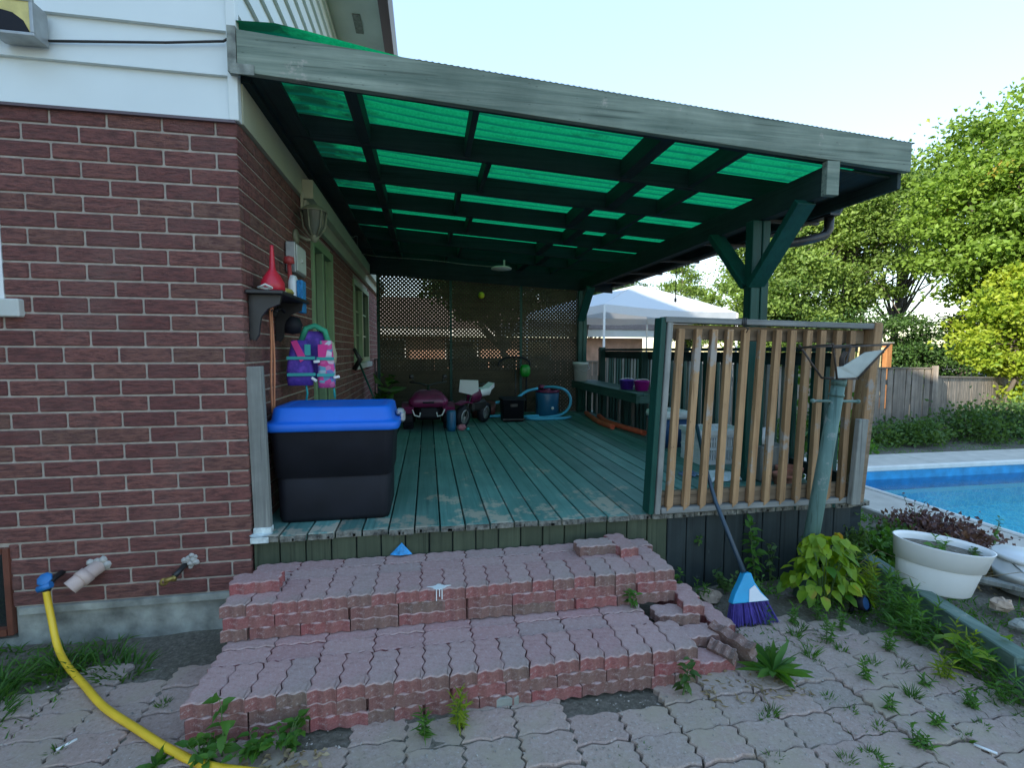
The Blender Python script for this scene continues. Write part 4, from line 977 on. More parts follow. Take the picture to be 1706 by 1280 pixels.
b = MB(); loft(b, [(rr(qx, qy+.42, .20, .34, .06), ZD+.34), (rr(qx, qy+.42, .24, .38, .08), ZD+.40), (rr(qx, qy+.42, .20, .34, .08), ZD+.45)]); b.build('seat', M_blackm, qd)

mt = thing('toy_motorbike', 'small pink and white toy motorbike parked beside the toy quad', 'ride-on toy')
mx, my = 1.50, 3.62
M0 = Matrix.Translation((mx, my, ZD)) @ Matrix.Rotation(R(-35), 4, 'Z') @ Matrix.Rotation(R(6), 4, 'Y')
def mwheel(p, c, r, wd):
    b = MB(); M = M0 @ Matrix.Translation(c) @ Matrix.Rotation(R(90), 4, 'Y'); b.lathe([(r*.62, -wd/2), (r*.95, -wd/2), (r, 0), (r*.95, wd/2), (r*.62, wd/2)], 24, M=M); wo = b.build('wheel', M_black, p)
    b = MB(); b.lathe([(r*.50, -wd*.5), (r*.63, -wd*.5), (r*.63, wd*.5), (r*.50, wd*.5)], 24, M=M)
    for k in range(5): b.box((-.012, 0, -.01), (.012, r*.55, .01), M=M @ Matrix.Rotation(R(72*k), 4, 'Z'))
    b.build('rim', M_steel, wo)
mwheel(mt, (.0, -.20, .155), .150, .07); mwheel(mt, (0, .38, .15), .145, .08)
b = MB(); b.box((-.05, -.02, .20), (.05, .36, .34), ch=.03); b.xf(M0); b.build('engine_frame', M_blackm, mt)
b = MB(); b.tube([(.035, -.20, .16), (.035, -.06, .52)], .012, 6); b.tube([(-.035, -.20, .16), (-.035, -.06, .52)], .012, 6); b.tube([(-.17, -.0, .60), (-.06, -.05, .57), (.06, -.05, .57), (.17, -.0, .60)], .011, 6); b.xf(M0); b.build('handlebar', M_blackm, mt)
b = MB(); loft(b, [(rr(0, .06, .10, .22, .04), .33), (rr(0, .05, .16, .26, .06), .42), (rr(0, .04, .10, .20, .04), .50)]); b.prism([(-.36, .34), (-.20, .365), (-.05, .335), (-.05, .315), (-.20, .345), (-.35, .32)], -.045, .045, axis='X'); b.xf(M0); b.build('fairing', M_pink, mt)
b = MB(); loft(b, [(rr(0, .26, .12, .34, .05), .40), (rr(0, .27, .13, .36, .05), .45), (rr(0, .30, .10, .34, .04), .50)]); b.prism([(.30, .48), (.52, .56), (.53, .50), (.36, .42)], -.05, .05, axis='X'); b.xf(M0); b.build('seat', M_white, mt)
b = MB(); b.prism([(-.12, .46), (-.12, .62), (.12, .64), (.14, .50), (.05, .44)], -.01, .01, axis='Y', M=M0 @ Matrix.Translation((0, -.12, 0)) @ Matrix.Rotation(R(15), 4, 'Z')); b.build('number_plate', M_white, mt)
# small stool/step behind
b = MB(); b.box((1.27, 3.10, ZD+.002), (1.30, 3.13, ZD+.22)); b.lathe([(.0, 0), (.05, 0), (.06, .05), (.06, .24), (.05, .26), (0, .26)], 14, c=(1.24, 3.26, ZD+.001)); b.v = b.v[8:]; b.f = [tuple(i-8 for i in f) for f in b.f[6:]]; b.m = b.m[6:]; b.sm = b.sm[6:]
tag(b.build('water_bottle', M_tankblue), 'dark teal flask standing in front of the toy quad wheel', 'bottle')
b = MB(); b.lathe([(0, .045), (.035, .035), (.045, 0), (.03, -.03), (0, -.035)], 12, c=(1.37, 3.28, ZD+.036), sx=1.3); tag(b.build('toy_shoe', plain('pink_shoe', (.5, .18, .22), .6)), 'little pink shoe lying on the boards by the toy motorbike', 'shoe')
b = MB(); b.tube([(1.43, 3.20, ZD+.02), (1.46, 3.22, ZD+.03)], .018, 8); tag(b.build('bottle_top', M_teal), 'tiny teal bottle cap beside the pink shoe', 'cap')

# ------------------------------------------------------------------ pump, hoses, box
pt = thing('pool_filter', 'round dark blue pool filter drum near the far end of the deck', 'pool filter')
b = MB(); b.lathe([(0, 0), (.17, 0), (.185, .02), (.175, .18), (.18, .20), (.185, .34), (.17, .37), (.06, .39), (0, .39)], 28, c=(2.80, 4.52, ZD+.002)); b.build('drum', M_tankblue, pt)
b = MB(); b.lathe([(.16, .36), (.19, .365), (.19, .395), (.16, .40)], 28, c=(2.80, 4.52, ZD+.002)); b.tube([(2.74, 4.47, ZD+.40), (2.74, 4.47, ZD+.45), (2.66, 4.45, ZD+.46)], .03, 10); b.lathe([(0, .06), (.05, .05), (.055, 0)], 14, c=(2.80, 4.52, ZD+.39)); b.build('valve', M_pink, pt)
b = MB(); b.lathe([(0, 0), (.022, 0), (.022, .012), (0, .014)], 12, M=Matrix.Translation((2.84, 4.345, ZD+.13)) @ Matrix.Rotation(R(90), 4, 'X')); b.build('drain_plug', M_white, pt)
b = MB()
P = [(2.62, 4.42, ZD+.43), (2.45, 4.36, ZD+.40), (2.3, 4.3, ZD+.32), (2.2, 4.34, ZD+.25), (2.0, 4.38, ZD+.23), (1.85, 4.35, ZD+.20), (1.72, 4.2, ZD+.16)]
b.tube(smooth_path(P), .021, 10)
P = [(2.70, 4.50, ZD+.44), (2.85, 4.30, ZD+.46), (3.0, 4.22, ZD+.42), (3.08, 4.20, ZD+.30), (3.06, 4.20, ZD+.16), (2.95, 4.18, ZD+.06), (2.75, 4.12, ZD+.028), (2.5, 4.10, ZD+.028), (2.2, 4.3, ZD+.03), (1.95, 4.32, ZD+.03), (1.75, 4.28, ZD+.03)]
b.tube(smooth_path(P), .021, 10)
P = [(3.05, 4.10, ZD+.025), (2.9, 3.98, ZD+.025), (2.6, 3.95, ZD+.025), (2.4, 4.02, ZD+.025), (2.38, 4.2, ZD+.03), (2.6, 4.26, ZD+.03)]
b.tube(smooth_path(P), .021, 10)
tag(b.build('pool_hose', M_hoseblue), 'light blue ribbed pool hose looping round the filter drum', 'hose')
bb = thing('black_crate', 'black plastic crate standing in front of the pool hoses', 'crate')
b = MB(); loft(b, [(rr(2.15, 4.02, .29, .26, .02), ZD+.002), (rr(2.15, 4.02, .32, .29, .025), ZD+.30), (rr(2.15, 4.02, .345, .315, .025), ZD+.305), (rr(2.15, 4.02, .345, .315, .025), ZD+.335)]); b.build('body', M_black, bb)
b = MB(); b.box((1.99, 3.853, ZD+.03), (2.31, 3.868, ZD+.05)); b.box((2.10, 3.852, ZD+.22), (2.20, 3.862, ZD+.26)); b.build('rib', M_blackm, bb)
b = MB(); loft(b, [(rr(1.78, 4.45, .34, .22, .03), ZD+.002), (rr(1.78, 4.45, .36, .24, .03), ZD+.24)]); tag(b.build('dark_red_tub', plain('dark_red_plastic', (.09, .02, .02), .5)), 'dark red tub half hidden behind the pool hose', 'tub')
tr = thing('lawn_edger', 'tool with bright green head and arched black handle propped against the lattice', 'garden tool')
b = MB(); b.tube(smooth_path([(2.06, 4.78, 1.26), (2.08, 4.78, 1.32), (2.18, 4.78, 1.38), (2.33, 4.78, 1.40), (2.47, 4.78, 1.38), (2.56, 4.78, 1.32), (2.575, 4.78, 1.26)]), .014, 8)
b.tube([(2.52, 4.78, 1.10), (2.50, 4.74, .52)], .013, 8); b.build('handle', M_black, tr)
b = MB(); b.lathe([(0, .10), (.06, .09), (.085, .04), (.085, -.04), (.06, -.09), (0, -.10)], 18, c=(2.49, 4.75, 1.18), sy=.6); b.build('head', plain('bright_green_plastic', (.01, .22, .02), .4, .15), tr)
b = MB(); b.tube([(2.32, 4.6, .50), (2.33, 4.78, 1.38)], .01, 6); b.build('shaft', M_blackm, tr)
# potted plant by the wall
pl = thing('potted_plant', 'potted plant with one long green leaf in the far corner by the house wall', 'plant')
b = MB(); b.lathe([(0, 0), (.09, 0), (.12, .20), (.13, .20), (.13, .23), (.11, .23), (.10, .2), (0, .2)], 18, c=(.36, 4.45, ZD+.002)); b.build('pot', M_black, pl)
P = []; D = []
for k in range(16):
    a = random.uniform(0, 6.28); r = random.uniform(.03, .2); P.append((.36+r*math.cos(a), 4.45+r*math.sin(a)-.05, ZD+.30+random.uniform(0, .35))); D.append((math.cos(a), math.sin(a), .3))
M_leafdark = leafmat('dark_house_leaf', (.02, .06, .01), (.06, .14, .02), .3, 4)
V, F = leaves(np.array(P), .22, np.array(D), .4); npmesh('leaf', V, F, M_leafdark, pl)

# ------------------------------------------------------------------ right side of the deck
BK = 'small tubs on the bench'
def tub(c, mat, label):
    t = thing('tub', label, 'tub', BK); b = MB(); b.lathe([(0, 0), (.075, 0), (.095, .11), (.10, .11), (.10, .122), (.088, .122), (.07, .01), (0, .01)], 22, c=c); b.build('body', mat, t)
    b = MB(); b.tube([(c[0]-.098, c[1], c[2]+.11), (c[0]-.07, c[1], c[2]+.135), (c[0], c[1]-.02, c[2]+.14), (c[0]+.07, c[1], c[2]+.135), (c[0]+.098, c[1], c[2]+.11)], .005, 6); b.build('handle', M_white, t)
tub((3.43, 2.93, 1.017), M_purple, 'purple plastic tub on the near end of the bench')
tub((3.53, 2.72, 1.017), M_magenta, 'magenta plastic tub beside the purple one on the bench')
wb_ = thing('hanging_bucket', 'pale plastic bucket standing on the bench end by the lattice', 'bucket')
b = MB(); b.lathe([(0, 0), (.095, 0), (.115, .26), (.125, .26), (.125, .30), (.112, .30), (.09, .01), (0, .01)], 22, c=(3.37, 4.62, 1.017)); b.build('body', M_offwhite, wb_)
b = MB(); b.tube([(3.25, 4.62, 1.29), (3.26, 4.5, 1.22), (3.37, 4.48, 1.17), (3.48, 4.5, 1.22), (3.49, 4.62, 1.29)], .004, 6); b.build('handle', M_steel, wb_)
def noodle(P, label): 
    b = MB(); pts = smooth_path(P); b.tube(pts, .033, 14, cap=False); b.tube(pts[::-1], .011, 8, cap=False)
    n = 14
    tag(b.build('pool_noodle', M_orange), label, 'pool noodle', 'orange foam pool noodles')
    return pts
def ring(mb, p, t, r0, r1, n=14):
    pass
def noodle2(P, label):
    pts = [Vector(p) for p in smooth_path(P)]
    b = MB(); b.tube(pts, .033, 14, cap=False); inner = MB(); n = 14
    o = len(b.v); b.tube(pts, .012, 14, cap=False)
    m = len(pts)
    for i0 in (0, m-1):
        for k in range(n): b.f.append((i0*n+k, i0*n+(k+1) % n, o+i0*n+(k+1) % n, o+i0*n+k)); b.m.append(0); b.sm.append(False)
    tag(b.build('pool_noodle', M_orange), label, 'pool noodle', 'orange foam pool noodles')
noodle2([(3.42, 4.45, ZD+.034), (3.34, 4.0, ZD+.034), (3.28, 3.5, ZD+.034), (3.30, 3.05, ZD+.034)], 'longer orange foam noodle curving along the deck in front of the bench')
noodle2([(3.50, 4.1, ZD+.034), (3.40, 3.55, ZD+.034), (3.42, 3.1, ZD+.034), (3.50, 2.55, ZD+.034)], 'orange foam noodle lying nearer the bench legs')
co = thing('cooler', 'dark blue cooler with a white lid behind the front railing', 'cooler')
b = MB(); loft(b, [(rr(3.52, 2.02, .30, .34, .04), ZD+.002), (rr(3.52, 2.02, .34, .38, .05), ZD+.30)]); b.build('body', M_coolblue, co)
b = MB(); loft(b, [(rr(3.52, 2.02, .36, .40, .05), ZD+.302), (rr(3.52, 2.02, .375, .41, .05), ZD+.33), (rr(3.52, 2.02, .36, .40, .05), ZD+.37), (rr(3.52, 2.02, .28, .32, .05), ZD+.385)]); b.build('lid', M_white, co)
b = MB(); b.tube([(3.33, 1.83, ZD+.30), (3.30, 1.80, ZD+.20), (3.34, 1.80, ZD+.08)], .01, 6); b.build('handle', M_white, co)
bk = thing('laundry_basket', 'white slotted laundry basket with a folded cloth inside behind the balusters', 'basket')
bx0, bx1, by0, by1 = 3.33, 3.78, 1.08, 1.42; b = MB(); H = .30
for z0, z1 in ((.002, .04), (.13, .155), (.245, H)):
    for a, c in (((bx0, by0), (bx1, by0+.008)), ((bx0, by1-.008), (bx1, by1)), ((bx0, by0+.009), (bx0+.008, by1-.009)), ((bx1-.008, by0+.009), (bx1, by1-.009))): b.box((a[0], a[1], ZD+z0), (c[0], c[1], ZD+z1))
b.box((bx0+.01, by0+.01, ZD+.003), (bx1-.01, by1-.01, ZD+.012))
for i in range(19):
    x = bx0+.004+i*(bx1-bx0-.02)/18
    for y in (by0+.0005, by1-.0075):
        b.box((x, y, ZD+.0405), (x+.013, y+.007, ZD+.1295)); b.box((x, y, ZD+.1555), (x+.013, y+.007, ZD+.2445))
for i in range(1, 14):
    y = by0+.004+i*(by1-by0-.02)/14
    for x in (bx0+.0005, bx1-.0075):
        b.box((x, y, ZD+.0405), (x+.007, y+.013, ZD+.1295)); b.box((x, y, ZD+.1555), (x+.007, y+.013, ZD+.2445))
for a, c in (((bx0-.015, by0-.015), (bx1+.015, by0-.001)), ((bx0-.015, by1+.001), (bx1+.015, by1+.015)), ((bx0-.015, by0), (bx0-.001, by1)), ((bx1+.001, by0), (bx1+.015, by1))): b.box((a[0], a[1], ZD+H-.03), (c[0], c[1], ZD+H+.012))
b.build('basket_body', M_white, bk)
def rag(x0, x1, y0, y1, z, amp, n=16, seed=1):
    b = MB(); r_ = random.Random(seed); ph = [r_.uniform(0, 6) for _ in range(6)]
    vs = [(x0+(x1-x0)*i/n+.02*math.sin(j*.9+ph[0]), y0+(y1-y0)*j/n+.02*math.sin(i*.8+ph[1]), z+amp*(.5+.5*math.sin(i*.9+ph[2]+j*.5)*math.cos(j*.7+ph[3]+i*.2))*(1-.8*max(abs(2*i/n-1), abs(2*j/n-1))**3)) for i in range(n+1) for j in range(n+1)]
    b.add(vs, [(i*(n+1)+j, (i+1)*(n+1)+j, (i+1)*(n+1)+j+1, i*(n+1)+j+1) for i in range(n) for j in range(n)], 0, True)
    return b
tag(rag(bx0+.01, bx1-.01, by0+.01, by1-.01, ZD+.24, .10, seed=3).build('folded_cloth', M_cloth), 'white folded cloth heaped in the laundry basket', 'cloth')
tag(rag(3.10, 3.38, .56, .78, ZD+.006, .06, seed=5).build('white_rag', M_cloth), 'crumpled white cloth on the boards behind the broom', 'cloth')
tag(rag(2.98, 3.14, .74, .84, ZD+.004, .03, seed=8).build('paper_sheet', plain('blue_grey_paper', (.10, .16, .26), .8, .5, 12)), 'dark blue scrap on the boards left of the crumpled white cloth', 'scrap')
TP = 'clay pots by the corner post'
for i, (c, r, l) in enumerate((((3.52, .30, ZD+.002), .075, 'rounded terracotta pot nearest the front railing'), ((3.66, .42, ZD+.002), .085, 'terracotta pot behind the nearest clay pot'))):
    b = MB(); b.lathe([(0, 0), (r*.7, 0), (r, r*1.0), (r*1.05, r*1.3), (r*1.12, r*1.3), (r*1.12, r*1.6), (r*.95, r*1.6), (r*.8, .02), (0, .02)], 22, c=c); tag(b.build('clay_pot', M_terra), l, 'pot', TP)
b = MB(); b.lathe([(0, .0), (.04, .0), (.06, .05), (.055, .12), (.05, .12), (.03, .02), (0, .02)], 18, M=Matrix.Translation((3.56, .55, ZD+.29)) @ Matrix.Rotation(R(-35), 4, 'X')); tag(b.build('white_cup', M_white), 'white cup tipped on top of the stacked planks by the post', 'cup')
b = MB(); b.box((3.48, .50, ZD+.002), (3.73, .72, ZD+.28), ch=.01); tag(b.build('wood_block', M_grey), 'grey wooden box between the green post and the side railing', 'box')

# ------------------------------------------------------------------ broom
bm = thing('broom', 'broom with purple bristles and blue head leaning in through the front railing', 'broom')
b = MB(); b.tube([(2.680, -.43, .27), (2.70, -.115, .57), (2.712, .02, .745), (2.722, .16, 1.01)], [.014, .0125, .0125, .0125], 10); b.build('handle', plain('dark_broom_handle', (.02, .045, .07), .4, .3, 6), bm)
b = MB(); hw = [(-.115, .12), (.115, .12), (.07, .17), (.035, .225), (.02, .275), (-.02, .275), (-.055, .22), (-.09, .17)]
tl = Matrix.Translation((2.695, -.485, 0)) @ Matrix.Rotation(R(-13), 4, 'X')
b.prism(hw, -.022, .022, M=tl, axis='Y'); b.build('head', plain('turquoise_plastic', (.02, .33, .60), .4, .15), bm, bevel=.006)
b = MB(); b.prism([(-.015, .125), (.105, .125), (.06, .168), (.03, .21), (-.005, .19)], -.0255, -.0235, M=tl, axis='Y'); b.build('head_label', M_cloth, bm)
b = MB()
for i in range(330):
    t = random.uniform(-1, 1); u = random.uniform(-1, 1)
    p0 = tl @ Vector((t*.108, u*.018, .122)); p1 = tl @ Vector((t*.150+.012+random.uniform(-.006, .006), u*.03, .0+random.uniform(-.004, .02)))
    b.tube([p0, p1], .0016, 3, cap=False, smooth=False)
b.build('bristles', plain('purple_bristles', (.10, .07, .34), .6, .3, 30), bm)

# ------------------------------------------------------------------ old lamp post
lp = thing('old_lamp_post', 'pale green pipe lamp post with a broken lantern cage and crossbar before the railing', 'lamp post')
M_lampgreen = wood('faded_green_pipe', (.075, .15, .13), (.14, .235, .205), 'Z', .6, wear=.12, wearcol=(.22, .25, .23), tint=.02, grain=12)
ax = Vector((3.20, -.26, 0)); tp_ = Vector((3.355, -.30, 1.33))
dirp = (tp_-ax).normalized()
b = MB(); b.tube([ax, ax+dirp*.6, tp_], [.044, .042, .036], 20); b.tube([ax+dirp*1.245, ax+dirp*1.26], .041, 20); b.tube([ax+dirp*1.31, tp_+dirp*.01], .040, 20); b.build('pipe', M_lampgreen, lp)
cb = ax+dirp*1.215
b = MB(); b.tube([cb+Vector((-.155, 0, .004)), cb+Vector((.155, 0, -.004))], .0085, 10)
for s in (-1, 1): b.lathe([(0, .014), (.012, .009), (.014, 0), (.012, -.009), (0, -.014)], 10, c=cb+Vector((s*.155, 0, -s*.004)))
b.build('crossbar', M_lampgreen, lp)
b = MB(); c = tp_+dirp*.012; th = .20
quad = [(-.065, -.05), (.075, -.05), (.075, .06), (-.065, .06)]; big = [(-.17, -.12), (.20, -.12), (.20, .13), (-.17, .13)]
b.tube([c+Vector((q[0], q[1], 0)) for q in quad+quad[:1]], .006, 6)
b.tube([c+Vector((q[0], q[1], th-.02*(i in (0, 3)))) for i, q in enumerate(big+big[:1])], .006, 6)
for i in range(4): b.tube([c+Vector((quad[i][0], quad[i][1], 0)), c+Vector((big[i][0], big[i][1], th))], .006, 6)
b.tube([c+Vector((.03, .02, 0)), c+Vector((.04, .03, .12)), c+Vector((.05, .02, .16))], .014, 8); b.build('lantern_frame', plain('rusty_iron', (.06, .045, .035), .8, .5, 25, .5), lp)
b = MB()
gl_ = [c+Vector(v) for v in ((-.075, -.045, .0), (.08, -.045, .01), (.175, -.11, .17), (.06, -.105, .155), (-.05, -.075, .075), (-.095, -.07, .07))]
b.add(gl_+[g+Vector((0, .006, 0)) for g in gl_], [(0, 1, 2, 3, 4, 5), (11, 10, 9, 8, 7, 6)]+[(i, (i+1) % 6, 6+(i+1) % 6, 6+i) for i in range(6)]); b.build('broken_pane', plain('milky_glass', (.50, .56, .54), .3, .12, 8, .05), lp)

# ------------------------------------------------------------------ planter, buckets, timber edge
tb = thing('garden_timber', 'long weathered green timber edging the planting bed beside the paving', 'timber edge')
b = MB(); b.beam((3.90, -.02, .055), (3.56, -1.15, .085), .095, .13, ch=.006); b.build('timber', wood('mossy_timber', (.08, .14, .11), (.19, .26, .22), 'Y', .85, wear=.08, wearcol=(.30, .31, .26), grain=20), tb)
b = MB(); b.beam((3.555, -1.16, .06), (3.30, -2.0, .07), .095, .12, ch=.006); b.build('timber', bpy.data.materials['mossy_timber'], tb)
pn = thing('oval_planter', 'large white oval plastic planter leaning on the garden timber', 'planter')
Mp = Matrix.Translation((3.86, -.50, .115)) @ Matrix.Rotation(R(-27), 4, 'Z') @ Matrix.Rotation(R(6), 4, 'Y') @ Matrix.Rotation(R(4), 4, 'X') @ Matrix.Scale(.92, 4)
b = MB(); b.lathe([(0, 0), (.185, 0), (.20, .012), (.225, .175), (.2252, .177), (.240, .181), (.262, .305), (.266, .312), (.258, .312), (.245, .29), (.21, .17), (.18, .03), (0, .02)], 44, M=Mp, sy=.52); b.build('shell', M_white, pn)
b = MB(); b.lathe([(0, .265), (.13, .27), (.240, .265)], 30, M=Mp, sy=.50); b.build('potting_soil', M_soil, pn)
bu = thing('white_bucket', 'white lidded paint bucket with a wire handle at the right edge of the bed', 'bucket')
b = MB(); b.lathe([(0, 0), (.125, 0), (.14, .10), (.145, .10), (.145, .13), (.14, .13), (.145, .22), (0, .22)], 26, c=(4.66, -.42, -.01)); b.build('body', M_white, bu)
b = MB(); b.lathe([(0, .245), (.12, .245), (.125, .235), (.15, .238), (.155, .222), (.15, .205), (.146, .205)], 26, c=(4.66, -.42, -.01)); b.build('lid', M_white, bu)
b = MB(); b.tube([(4.52, -.45, .19), (4.52, -.54, .14), (4.60, -.60, .11), (4.70, -.585, .12)], .004, 6); b.build('handle', M_steel, bu)
sl_ = thing('solar_spot', 'small black garden spotlight lying at the foot of the yellow-green bush', 'lamp')
b = MB(); Ms = Matrix.Translation((3.375, -.50, .07)) @ Matrix.Rotation(R(70), 4, 'X') @ Matrix.Rotation(R(15), 4, 'Y'); b.lathe([(0, -.05), (.025, -.05), (.04, -.01), (.043, .03), (.036, .035)], 18, M=Ms); b.tube([(3.37, -.46, .05), (3.36, -.45, -.03)], .012, 8); b.build('housing', M_black, sl_)
b = MB(); b.lathe([(0, .026), (.035, .026)], 18, M=Ms); b.build('lens', M_coolblue, sl_)
# debris in the bed
DG = 'broken bits lying in the planting bed'
def rock(c, s, mat, label, seed, name='stone', cat='stone', group=None):
    r_ = random.Random(seed); b = MB(); n, m = 9, 6; vs = []
    for i in range(m+1):
        for k in range(n):
            a = 2*math.pi*k/n; ph = math.pi*i/m; f = 1+r_.uniform(-.18, .18)
            vs.append((c[0]+s[0]*f*math.sin(ph)*math.cos(a), c[1]+s[1]*f*math.sin(ph)*math.sin(a), c[2]+s[2]*f*math.cos(ph)))
    b.add(vs, [(i*n+k, i*n+(k+1) % n, (i+1)*n+(k+1) % n, (i+1)*n+k) for i in range(m) for k in range(n)]); tag(b.build(name, mat), label, cat, group)
M_tanstone = plain('tan_stone', (.36, .27, .20), .9, .35, 14, .5)
rock((4.20, -.62, .05), (.07, .05, .035), M_tanstone, 'tan broken stone at the right foot of the white planter', 1, group=DG)
rock((4.32, -.70, .04), (.05, .06, .03), M_tanstone, 'tan stone farther right of the planter beside the timber', 2, group=DG)
rock((4.10, -.78, .03), (.06, .04, .03), M_concrete, 'grey lump of concrete between the timber and the white planter', 3, group=DG)
rock((4.45, -.85, .03), (.09, .04, .02), M_terra, 'orange-brown shard in the bed below the white bucket', 4, group=DG)
b = MB(); b.beam((4.28, -.78, .04), (4.62, -.92, .05), .04, .03, ch=.004); tag(b.build('white_stake', M_white), 'white painted stake lying in the bed below the bucket', 'stake', DG)
b = MB(); b.beam((4.35, -.25, .05), (4.62, -.66, .06), .05, .03, ch=.004); tag(b.build('plank', M_grey), 'grey plank lying in the bed between planter and bucket', 'plank', DG)
b = MB(); b.beam((4.22, -.15, .03), (4.9, -.72, .05), .06, .04, ch=.004); tag(b.build('plank', M_grey), 'long grey plank lying farther back behind the white bucket', 'plank', DG)
rock((2.62, -.22, .03), (.07, .05, .04), M_tanstone, 'pale flat stone lying behind the broom head', 7)
# blue wrapper at the skirt
b = MB(); b.add([(.76, -.02, .36), (.86, -.03, .335), (.80, -.015, .40), (.735, -.03, .34), (.79, -.06, .345)], [(0, 1, 2), (0, 2, 3), (0, 4, 1), (0, 3, 4), (4, 3, 2), (1, 4, 2)]); tag(b.build('blue_wrapper', plain('blue_foil', (.02, .25, .55), .35, .5, 40)), 'crumpled blue wrapper wedged between the top step and skirt', 'wrapper')
# cigarette ends and white chips
b = MB(); b.tube([(-.42, -.80, .008), (-.38, -.755, .008)], .005, 8); tag(b.build('cigarette_end', M_white), 'white cigarette end on the paving near the yellow hose', 'litter')
b = MB(); b.tube([(2.99, -1.36, .008), (3.03, -1.41, .008)], .005, 8); tag(b.build('cigarette_end', M_white), 'white cigarette end on the paving at the bottom right', 'litter')

# ------------------------------------------------------------------ fences and things beyond
def plankfence(name, label, P, Q, h0, h1, pitch, side=1, gap=.012, zb=-.1, lean=.0):
    t = thing(name, label, 'fence'); P = Vector(P); Q = Vector(Q); d = (Q-P); L_ = d.length; u = d.normalized(); nrm = Vector((-u.y, u.x, 0))*side
    M = Matrix(((u.x, nrm.x, 0, P.x), (u.y, nrm.y, 0, P.y), (0, 0, 1, 0), (0, 0, 0, 1)))
    n = int(L_/pitch); b = MB()
    for i in range(n):
        x = i*pitch; hh = h0+(h1-h0)*i/n; l = random.uniform(-.012, .012)+lean; g_ = gap*random.choice((.3, .6, 1, 1.3, 2.6))
        vs = [(x, -.01, zb), (x+pitch-g_, -.01, zb), (x+pitch-g_+l, -.01, hh), (x+l, -.01, hh), (x, .01, zb), (x+pitch-g_, .01, zb), (x+pitch-g_+l, .01, hh), (x+l, .01, hh)]
        b.add([M @ Vector(v) for v in vs], [(0, 1, 2, 3), (7, 6, 5, 4), (0, 4, 5, 1), (1, 5, 6, 2), (2, 6, 7, 3), (3, 7, 4, 0)])
    b.build('planks', M_fence, t)
    b = MB(); b.box((0, .012, .15), (L_, .05, .24), M=M); b.box((0, .012, h1-.30), (L_, .05, h1-.21), M=M); b.build('rail', M_fence, t)
    b = MB(); a0 = M @ Vector((0, 0, h0+.012)); a1 = M @ Vector((L_, 0, h1+.012)); b.beam(a0, a1, .07, .025); b.build('cap_rail', M_fence, t)
    for x in (0, L_):
        b = MB(); b.box((x-.045, -.055, zb), (x+.045, -.012, (h0 if x == 0 else h1)+.06), M=M); b.build('post', M_fence, t)
    return t
plankfence('pool_fence', 'grey plank fence section beyond the pool ending at a post', (7.2, 5.27, 0), (10.31, 4.72, 0), 1.19, 1.185, .115, zb=-.12)
plankfence('yard_fence', 'lower grey plank fence section running on behind the right shrubs', (10.42, 4.85, 0), (16.6, 7.6, 0), 1.02, .80, .115, zb=-.2)
plankfence('back_fence', 'dark plank fence seen low through the lattice screen', (-1.0, 6.3, 0), (3.2, 6.3, 0), 1.32, 1.32, .13, gap=.006)
plankfence('rear_fence', 'grey plank fence behind the side railing and bench', (3.25, 6.6, 0), (7.15, 5.32, 0), 1.30, 1.22, .12, gap=.014)
nd = thing('cedar_post', 'orange cedar post with pale rails of a neighbouring deck above the pool fence', 'deck railing')
M_cedar = wood('lit_cedar', (.38, .16, .06), (.55, .27, .11), 'Z', .7, grain=20); M_palewood = wood('pale_wood', (.46, .38, .20), (.60, .50, .28), 'X', .7, grain=20)
b = MB(); b.box((12.85, 7.95, 0), (13.0, 8.1, 1.72)); b.build('post', M_cedar, nd)
b = MB(); b.box((12.82, 7.92, 1.721), (13.03, 8.13, 1.76)); b.build('post_cap', M_grey, nd)
b = MB(); b.box((10.5, 8.0, 1.50), (12.84, 8.06, 1.62)); b.box((10.5, 8.0, .35), (12.84, 8.06, .45)); b.build('rail', M_palewood, nd)
for k in range(14):
    b = MB(); b.box((10.6+k*.16, 8.0, .46), (10.65+k*.16, 8.05, 1.495)); b.build('baluster', M_palewood, nd)
# pop-up tent
tn = thing('white_tent', 'white pop-up canopy tent beyond the deck railing', 'tent')
tc = [(4.68, 7.05), (8.80, 8.45), (7.7, 11.3), (3.6, 9.9)]; zc = 2.50; pk = Vector((6.35, 9.1, 3.22))
b = MB(); n = 10
for e in range(4):
    a = Vector((tc[e][0], tc[e][1], zc)); c2 = Vector((tc[(e+1) % 4][0], tc[(e+1) % 4][1], zc)); vs = []; fs = []
    for i in range(n+1):
        for j in range(n+1-0):
            t = i/n; s_ = j/n; base = a.lerp(c2, s_); p = base.lerp(pk, t); sag = .02*math.sin(math.pi*t)*(1) - .05*math.sin(math.pi*s_)*(1-t)+.03*math.sin(s_*14)*(1-t)*t
            vs.append((p.x, p.y, p.z+sag))
    for i in range(n):
        for j in range(n): fs.append((i*(n+1)+j, i*(n+1)+j+1, (i+1)*(n+1)+j+1, (i+1)*(n+1)+j))
    b.add(vs, fs, 0, True)
    vs = []; 
    for j in range(n+1):
        s_ = j/n; base = a.lerp(c2, s_); dz = -.05*math.sin(math.pi*s_); vs += [(base.x, base.y, base.z+dz), (base.x, base.y, base.z+dz*1.5-.17)]
    b.add(vs, [(2*j, 2*j+1, 2*j+3, 2*j+2) for j in range(n)], 0, True)
